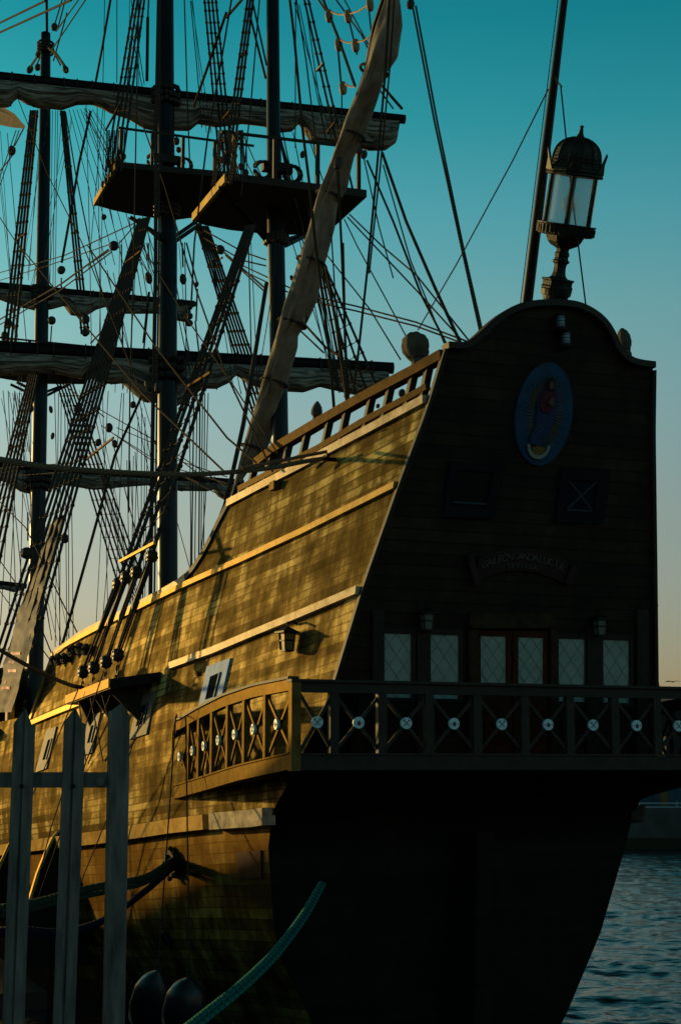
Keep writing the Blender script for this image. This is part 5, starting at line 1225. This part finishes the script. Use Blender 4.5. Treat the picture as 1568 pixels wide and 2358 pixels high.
for (x0,y0,x1,y1,b0,b1,n_) in ((200,255,330,480,.4,.9,4),(90,250,60,640,-.3,-.6,3),(222,190,225,900,-1.5,-2.5,3),(300,560,270,900,-.6,-.8,4),(405,560,432,905,.3,.5,4),(470,560,560,905,.6,1.6,3),(655,300,760,900,.2,.8,4),(690,10,740,320,.4,.6,3),(300,0,296,290,-.6,-.7,3),(455,0,462,300,.5,.7,3),(640,560,612,900,-.3,-.5,2),(690,545,800,900,.5,.9,4),(10,300,60,900,-1.2,-1.6,4),(150,270,90,650,.2,-.2,3),(250,620,420,1330,-.8,.6,3),(20,910,140,1480,-.6,.2,5),(200,905,330,1380,.4,.8,5),(560,320,600,900,.1,.2,2)):
    for q in range(n_):
        dx=random.uniform(-26,26); ex=random.uniform(-26,26)
        rope('running_rope' if q%2 else 'halyard',[(x0+dx,y0+random.uniform(-8,8),b0),((x0+x1+dx+ex)/2+random.uniform(-2,2),(y0+y1)/2,(b0+b1)/2),(x1+ex,y1+random.uniform(-10,10),b1)],random.choice((.010,.012,.016)))
# crow's-foot discs
for x,y in ((758,37),(802,38),(852,11),(780,103),(819,105),(790,203)):
    c=HW(x,y,b=.2); n_=(Sv*.75-Fv*.65).normalized(); mb=MB(); r=c.y/f*17; 
    x_=n_.cross(Vector((0,0,1))).normalized(); P=[[c+n_*o_+x_*r*k_*.82*math.cos(g)+Vector((0,0,r*k_*math.sin(g))) for g in [2*math.pi*j/18 for j in range(18)]] for o_,k_ in ((-.05,.85),(-.03,1),(.03,1),(.05,.85))]; mb.grid(P,wrap=True); m=len(mb.v); mb.f+=[tuple(range(18)),tuple(range(m-18,m))]; mb.mi+=[0,0]; mb.build('crowfoot_disc',M['disc'],ship)
for a_,b_ in (((760,26),(800,33)),((802,33),(850,10)),((782,91),(818,98)),((820,98),(858,80)),((790,190),(818,200))): rope('crowfoot_line',[(*a_,.18),((a_[0]+b_[0])/2,(a_[1]+b_[1])/2+4,.18),(*b_,.18)],.02,'disc')
for x1_,y1_ in ((72,150),(150,150),(90,120),(66,165),(156,165),(84,152),(140,150)): rope('running_rope',[(107,106,0),((107+x1_)/2+2,(106+y1_)/2-6,0),(x1_,y1_,0)],.035)
for q in range(4):
    ring=[HW(106,100+7*q,b=0)+Vector((math.cos(g)*.33,math.sin(g)*.33,.02*math.sin(3*g))) for g in [2*math.pi*j/14 for j in range(15)]]; mb=MB(); mb.tube(ring,.05,5,cap=False); mb.build('seizing',M['rope'],fm)
# blocks
for x,y,b,s,e_ in ((126,62,0,14,1.4),(70,160,0,14,1.4),(152,160,0,13,1.5),(90,125,0,14,1.3),(28,347,-1.5,17,1.4),(263,566,-.7,20,1.1),(142,622,-2.8,17,1.1),(508,575,0,18,1.2),(343,640,-.5,15,1.9),(422,643,.4,14,1.8),(453,655,.4,9,1.6),(120,738,-.4,17,1.1),(198,735,.4,17,1.3),(778,376,-1.3,17,1.9),(697,356,.4,11,1.6),(826,345,.4,15,1.6),(838,356,.4,14,1.5),(945,10,0,17,1.5),(72,939,-.5,11,1.9),(118,943,.3,8,2.2),(122,1004,.2,8,2),(307,932,.2,12,1.3),(178,941,.5,15,1.2),(227,1019,.8,13,1.3),(265,1022,.8,12,1.5),(343,888,-3.2,17,1.7),(365,892,-3.2,17,1.7),(437,706,.6,13,1.2),(438,728,.6,12,1.2),(436,744,.6,16,.9),(447,700,.6,12,1),(64,1274,-2,30,.75),(150,1240,-2.6,17,1.2),(252,985,-.5,15,1.4),(672,640,.2,8,1.7),(705,735,-.4,9,1.8),(20,745,-1.5,16,1.5),(12,775,-1.5,16,1.5),(198,765,1.4,16,1.2),(240,500,-1.9,11,1.2),(531,420,-1.5,10,1.3),(88,155,0,14,1.2),(407,325,0,13,1.5),(412,345,0,11,1.3)): block(x,y,b,s,e_,random.uniform(-.35,.35))
for (x0,y0,x1,y1,b) in ((430,560,455,655,.4),(455,665,452,740,.5),(420,560,422,615,.4),(450,740,470,905,.6),(342,560,343,600,-.5),(343,672,330,790,-.5),(345,672,322,905,-.5),(120,750,112,870,-.4),(142,640,142,680,-.8),(65,1245,65,1180,-2)): rope('running_rope',[(x0,y0,b),(x1,y1,b)],.026)
# pin rail coils standing on the port bulwark
for x,y,s in ((172,1492,15),(190,1487,14),(203,1491,12),(140,1513,14),(155,1510,12),(128,1515,10)):
    c=Vector(HH(x,y+6,off=.08)); c=W(*c); r=c.y/f*s; mb=MB()
    for q in range(6):
        rr=r*(.45+.11*q); ring=[c+(Fv*.8-Sv*.25)*rr*math.cos(g)+Vector((0,0,rr*.85*math.sin(g)))-Sv*(.09*math.sin(q*1.7)) for g in [2*math.pi*j/16 for j in range(17)]]; mb.tube(ring,.03,5,cap=False)
    mb.build('rope_hank',M['rope'],ship)
# canvas-wrapped knobs on the poop
def wrapped(x0,y0,x1,y1,prof_,b,label,nm,tie_at,cat,mt='wrap'):
    p=HW(x0,y0,b=b); q=HW(x1,y1,b=b); k=p.y/f; mb=MB(); P=[]; ax=q-p; t=ax.normalized(); x=t.cross(Vector((.2,1,0))).normalized(); y=x.cross(t)
    for kk,r in prof_: P.append([p+ax*kk+(x*math.cos(g)+y*math.sin(g))*r*k*(1+.09*math.cos(g*7+kk*3)+.06*noise.noise(Vector((g,kk*4,x0)))) for g in [2*math.pi*j/28 for j in range(28)]])
    mb.grid(P,[[(j/28,kk) for j in range(28)] for kk,r in prof_],wrap=True); m=len(mb.v); mb.f+=[tuple(range(28)),tuple(range(m-28,m))]; mb.mi+=[0,0]
    o=mb.build(nm,M[mt],None,smooth=True,origin=p,label=label,category=cat)
    ty=p.lerp(q,tie_at[0]); mb=MB(); mb.tube([ty+(x*math.cos(g)+y*math.sin(g))*tie_at[1]*k for g in [2*math.pi*j/16 for j in range(17)]],.016,5,cap=False); mb.build('tie_cord',M['rope'],o)
    return o
wrapped(728,985,731,924,[(0,8),(.15,9),(.3,10),(.36,6.5),(.42,9),(.5,12.5),(.62,13),(.78,10.5),(.9,6.5),(1,2)],-2.35,'small knob wrapped in tan canvas above the poop rail, beside the sail foot','wrapped_finial',(.36,7.5),'wrapped finial')
wrapped(1446,832,1431,757,[(0,9),(.2,11),(.33,8),(.42,13),(.55,16),(.75,15.5),(.9,11),(1,4)],1.75,'knob wrapped in tan canvas behind the starboard stern shoulder','wrapped_finial',(.35,9),'wrapped finial')
wrapped(965,842,951,770,[(0,14),(.12,17),(.2,13),(.3,24),(.45,31),(.65,32),(.85,27),(.95,18),(1,8)],-1.35,'big bundle under grey tan canvas at the aft end of the poop rail','covered_gun',(.2,15),'covered deck gun')
for (x,y,b,s) in ((1047-435+435-0,0,0,0),): pass
for (x,y,b,s) in ((855,920,.5,9),(790,1000,.2,12),(870,935,.8,8),(925,905,-1,14),(820,990,0,9),(655,1060,-2.3,10),(560,1075,-2.9,9)): block(x,y,b,s,1.3,.3)

# ================================================================= MOORING ROPES
def strands(name,pts,r,n,mt,label,cat,pitch=.35,tw=1,group=None,parent=None):
    """laid rope: n strands wound round a smooth centre line"""
    V=[]; 
    for i in range(len(pts)-1):
        a,b_=Vector(pts[i]),Vector(pts[i+1]); p0=Vector(pts[i-1]) if i else a*2-b_; p3=Vector(pts[i+2]) if i+2<len(pts) else b_*2-a
        st=max(6,int((b_-a).length/pitch*8))
        for j in range(st):
            t_=j/st; V.append(.5*((2*a)+(b_-p0)*t_+(2*p0-5*a+4*b_-p3)*t_*t_+(3*a-p0-3*b_+p3)*t_**3))
    V.append(Vector(pts[-1])); mb=MB(); up=Vector((0,0,1))
    for s_ in range(n):
        L=0;Q=[]
        for i,v in enumerate(V):
            t_=(V[min(i+1,len(V)-1)]-V[max(0,i-1)]).normalized(); x=t_.cross(up).normalized(); y=x.cross(t_)
            if i: L+=(v-V[i-1]).length
            g=2*math.pi*(s_/n+L/pitch); Q.append(v+(x*math.cos(g)+y*math.sin(g))*r*.55)
        mb.tube(Q,r*.56,6)
    return mb.build(name,M[mt],parent,smooth=True,label=label,**({'category':cat} if cat else {}),**({'group':group} if group else {}))
# heavy green hawser to the quay, two parallel parts
e0=HW(742,2030,a=1.95); 
def cpt(x,y,Y): d=ray(x,y); k=Y/d[1]; return Vector((d[0]*k,Y,d[2]*k+EYE))
hw=empty('green_hawser',e0,'thick bright green doubled mooring rope hanging from the dark stern','mooring rope')
for dx in (-4.5,4.5):
    strands('rope_part',[cpt(742+dx*.7,2035+dx*.3,22.9),cpt(700+dx,2108+dx*.5,20.5),cpt(640+dx,2188+dx*.7,18.),cpt(590+dx,2240+dx*.8,16.3),cpt(540+dx*.9,2285+dx,15.),cpt(490+dx*.9,2325+dx,14.),cpt(430+dx*.8,2372+dx,12.8),cpt(330+dx*.6,2440+dx,11.2),W(-13.2,-10.3,-1.25)],.032,3,'green',None,None,pitch=.26,parent=hw)
mb=MB(); c=HW(748,2022,a=2.02); mb.lathe(c+Fv*.12,c-Fv*.06,[(0,.16),(.6,.22),(1,.2),(1,.13),(.3,.12)],18); mb.build('hawse_port',M['iron'],ship,label='round rope hole in the dark stern, left')
mb=MB(); c=HW(1323,2018,a=2.05); mb.lathe(c+Fv*.12,c-Fv*.06,[(0,.16),(.6,.22),(1,.2),(1,.13),(.3,.12)],18); mb.build('hawse_port',M['iron'],ship,label='round rope hole in the dark stern, right')
f0=Vector(HH(398,1985,.1)); f0=W(*f0)
strands('mooring_rope',[f0+Vector((0,0,.04)),HW(340,2018,b=-5.2),HW(260,2035,b=-6.2),HW(180,2052,b=-7.),HW(100,2075,b=-7.8),HW(0,2095,b=-8.8),W(-9.2,-10.3,-1.2)],.045,3,'gdark','dark green mooring rope, upper one leading left from the fairlead','mooring rope',pitch=.3,group='ropes through the port fairlead')
strands('mooring_rope',[f0-Vector((0,0,.02)),HW(340,2030,b=-5.2),HW(260,2050,b=-6.2),HW(180,2066,b=-7.),HW(100,2085,b=-7.8),HW(0,2105,b=-8.8),W(-9.25,-10.3,-1.25)],.035,3,'gdark','thinner dark green mooring rope lying just under its twin','mooring rope',pitch=.3,group='ropes through the port fairlead')
strands('mooring_rope',[f0-Vector((0,0,.10)),HW(335,2052,b=-5.2),HW(255,2110,b=-6.2),HW(190,2138,b=-7.),HW(120,2148,b=-7.8),HW(0,2147,b=-8.8),W(-9.3,-10.3,-1.32)],.045,3,'blue','dark blue mooring rope sagging lowest from the fairlead','mooring rope',pitch=.3,group='ropes through the port fairlead')
c0=W(cl[0],cl[1]-.16,cl[2])
strands('spring_line',[c0,HW(700,1063,b=-3.2),HW(620,1078,b=-3.9),HW(523,1088,b=-4.6),HW(440,1092,b=-5.2),HW(360,1091,b=-5.8),HW(250,1086,b=-6.6),HW(130,1077,b=-7.4),HW(60,1068,b=-7.9),HW(-20,1055,b=-8.5),HW(-120,1050,b=-9.6)],.034,3,'moor','tan twisted rope stretched from the poop cleat to the left edge','mooring rope',pitch=.13)
strands('spring_line',[HW(752,1040,b=-2.7),HW(690,1052,b=-3.2),HW(610,1068,b=-3.9),HW(560,1078,b=-4.4)],.026,3,'moor','short tan rope end running just above the long tan rope','mooring rope',pitch=.13)
strands('guy_line',[HW(-5,1493,b=-6.5),HW(60,1530,b=-5.9),HW(120,1560,b=-5.3),HW(165,1578,b=-4.9),HW(190,1583,b=-4.6)],.04,3,'moor','tan rope sloping down from the left edge to the channel','rope',pitch=.2)
# thin lines down the port side
for i,(pts,l_) in enumerate((([(240,1545,-5.0),(120,1900,-5.2),(70,2100,-5.4)],'thin dark line slanting from the channel down behind the fence'),([(405,1650,-4.05),(392,1900,-4.3),(365,2232,-4.5)],None),([(428,1650,-4.05),(432,1950,-4.3),(437,2250,-4.5)],None))):
    if l_: rope('hanging_line',pts,.012,'rope')
rope('hanging_line',[(255,1600,-5.0),(190,1780,-5.1),(60,2150,-5.3)],.012,'rope'); rope('hanging_line',[(330,1640,-4.3),(270,1830,-4.5),(130,2170,-4.9)],.012,'rope'); rope('hanging_line',[(180,1590,-4.9),(90,1800,-5.1),(0,1990,-5.4)],.012,'rope')
for a_,l_ in ((-9.4,'black mooring bollard further along the quay, holding the dark ropes'),(-13.4,'black mooring bollard nearer on the quay, holding the green hawser')):
    c=W(a_,-10.35,-1.5); mb=MB(); mb.lathe(c,c+Vector((0,0,.5)),[(0,.26),(.06,.26),(.1,.15),(.7,.13),(.8,.2),(.95,.22),(1,.14)],20); mb.build('bollard',M['iron'],None,smooth=True,origin=c,label=l_,category='bollard',group='bollards on the near quay')
# ball fenders hung over the side
for (x,y,xr,l_,tp) in ((345,2300,50,'black pear shaped fender hanging on the left, nearer the fence',(365,2234)),(424,2308,50,'black pear shaped fender hanging on the right, beside the green rope',(437,2250))):
    bb=-4.55; t_=HW(*tp,b=bb); k=t_.y/f; bt=HW(x-8,y+78,b=bb); mb=MB()
    mb.lathe(t_,bt,[(0,3*k),(.03,7*k),(.08,18*k),(.18,34*k),(.32,45*k),(.58,50*k),(.75,47*k),(.88,35*k),(.97,14*k),(1,3*k)],30)
    fo=mb.build('fender',M['fender'],None,smooth=True,origin=t_,label=l_,category='fender',group='black fenders hung from the gallery')
    mb=MB(); mb.tube([t_+Vector((.045*math.cos(g),0,.06+.06*math.sin(g))) for g in [2*math.pi*j/12 for j in range(13)]],.016,5,cap=False); mb.build('eye',M['rope'],fo)
    xx=405 if x<400 else 428; yy=1652
    mb=MB(); mb.tube([t_+Vector((0,0,.1)),t_.lerp(HW(xx,yy,b=-4.03),.5),HW(xx,yy,b=-4.03),HW(xx+2,yy-6,b=-3.9),HW(xx+4,yy+24,b=-3.88)],.013,5); mb.build('fender_rope',M['rope2'],fo)

# ================================================================= PALISADE FENCE (near, on the quay)
fen=empty('palisade_fence',cpt(150,1796,5.4),'grey galvanised palisade fence with pointed pales at lower left','fence')
def pale(xtop,xbot,wpx,tips,Yd,flip=False,lab=None):
    """W-section pale: profile across, pulled from the ground to a pointed top"""
    k=Yd/ (f)/math.cos(th); mb=MB(); n=len(tips)
    P0=cpt(xbot,2358,Yd); PT=cpt(xtop,1700,Yd); dirv=(PT-P0).normalized()
    # profile: (across fraction, depth m)
    prof_=[(0,.016),(.10,.0),(.42,-.0),(.50,.010),(.58,.0),(.86,-.0),(1,.016)] if not flip else [(-.33,.05),(-.30,.046),(.0,.0),(.06,-.0),(.45,.004),(.55,.004),(.94,.0),(1,.012)]
    fr_=[];bk=[]
    for fx_,dz in prof_:
        yt=ipx(fx_,[t_[0] for t_ in tips],[t_[1] for t_ in tips]); top_=cpt(0,yt,Yd).z; x=wpx*k*fx_
        base=P0+Vector((x,dz,0)); base=base-dirv*((base.z-(EYE-1.5))/dirv.z)
        tt=base+dirv*((top_-base.z)/dirv.z); tm=base+dirv*((top_-base.z)/dirv.z*.93); fr_.append([base,tm,tt]); bk.append([v+Vector((0,.0035,0)) for v in (base,tm,tt)])
    mb.grid(fr_); mb.grid(bk)
    ring=lambda G:[r[0] for r in G]+[r[-1] for r in G][::-1]
    mb.grid([ring(fr_)+[ring(fr_)[0]],ring(bk)+[ring(bk)[0]]]); return mb.build('pale',M['steel'],fen)
pale(29,3,49,[(0,1668),(.35,1645),(.62,1629),(.80,1650),(.86,1668),(.93,1655),(1,1667)],5.4)
pale(145,120,49,[(0,1668),(.25,1645),(.55,1630),(.72,1650),(.84,1665),(.93,1656),(1,1668)],5.4)
pale(257,245,40,[(-.33,1640),(-.15,1622),(.0,1636),(.06,1634),(.45,1621),(.55,1621),(.94,1643),(1,1648)],5.4,flip=True)
pale(-88,-118,49,[(0,1668),(.35,1645),(.62,1629),(.80,1650),(.86,1668),(.93,1655),(1,1667)],5.4)
for z in (0,-1.1):
    mb=MB(); a_=cpt(-200,1796,5.44); b_=cpt(256,1796,5.44); a_.z+=z;b_.z+=z
    mb.bar(a_,b_,.004,.050,side=(0,0,1)) if False else mb.hexa([a_+Vector((0,0,-.026)),b_+Vector((0,0,-.026)),b_+Vector((0,.04,-.026)),a_+Vector((0,.04,-.026)),a_+Vector((0,0,.026)),b_+Vector((0,0,.026)),b_+Vector((0,.04,.026)),a_+Vector((0,.04,.026))])
    mb.build('rail',M['steel'],fen)
for x,mt in ((51,'iron'),(169,'iron')): c=cpt(x,1810,5.385); mb=MB(); mb.ball(c,.008,.004,.008,10,6); mb.build('bolt',M[mt],fen)
c=cpt(233,1800,5.425); mb=MB(); mb.ball(c,.016,.008,.016,12,8); mb.build('bolt',M['steel'],fen)
# unseen sloping wall added left of the frame to shade the lower hull
mb=MB(); z=-1.5
mb.hexa([W(8.7,-10.4,z),W(18.2,-10.4,z),W(18.2,-9.9,z),W(8.7,-9.9,z),W(8.7,-10.4,2.1),W(18.2,-10.4,-1.45),W(18.2,-9.9,-1.45),W(8.7,-9.9,2.1)])
mb.build('shade_wall',M['conc'],None,label='unseen sloping concrete wall added on the quay to shade the lower hull',category='wall')
cab=empty('shade_cabin',(-6.8,9.2,EYE-1.5),'unseen steel cabin added on the quay to shade the fence','cabin')  # unseen cabin added off frame to keep the sun off the fence
def wb(mb,x0,x1,y0,y1,z0,z1): mb.hexa([(x0,y0,z0),(x1,y0,z0),(x1,y1,z0),(x0,y1,z0),(x0,y0,z1),(x1,y0,z1),(x1,y1,z1),(x0,y1,z1)])
zq=EYE-1.5
mb=MB(); wb(mb,-9.5,-4.4,7.0,11.4,zq,zq+2.9); mb.build('wall',M['bshed'],cab)
mb=MB(); wb(mb,-9.7,-4.2,6.8,11.6,zq+2.902,zq+3.05); mb.build('roof',M['dshed'],cab)
mb=MB(); wb(mb,-6.4,-5.5,6.95,6.998,zq+.1,zq+2.1); mb.build('door',M['dframe'],cab)
mb=MB(); wb(mb,-8.6,-7.4,6.95,6.998,zq+1.1,zq+2.0); mb.build('window',M['dpane'],cab)
mb=MB(); q=[W(8,-9.6,-4.0),W(34,-9.6,-4.0),W(34,-5.35,-4.0),W(8,-5.35,-4.0)]; mb.hexa([v-Vector((0,0,.6)) for v in q]+q); mb.build('shade_slab',M['fender'],None,label='black slab added over the water to block sky reflection beside the hull',category='shade_slab')  # slab added to keep the water left of the hull dark
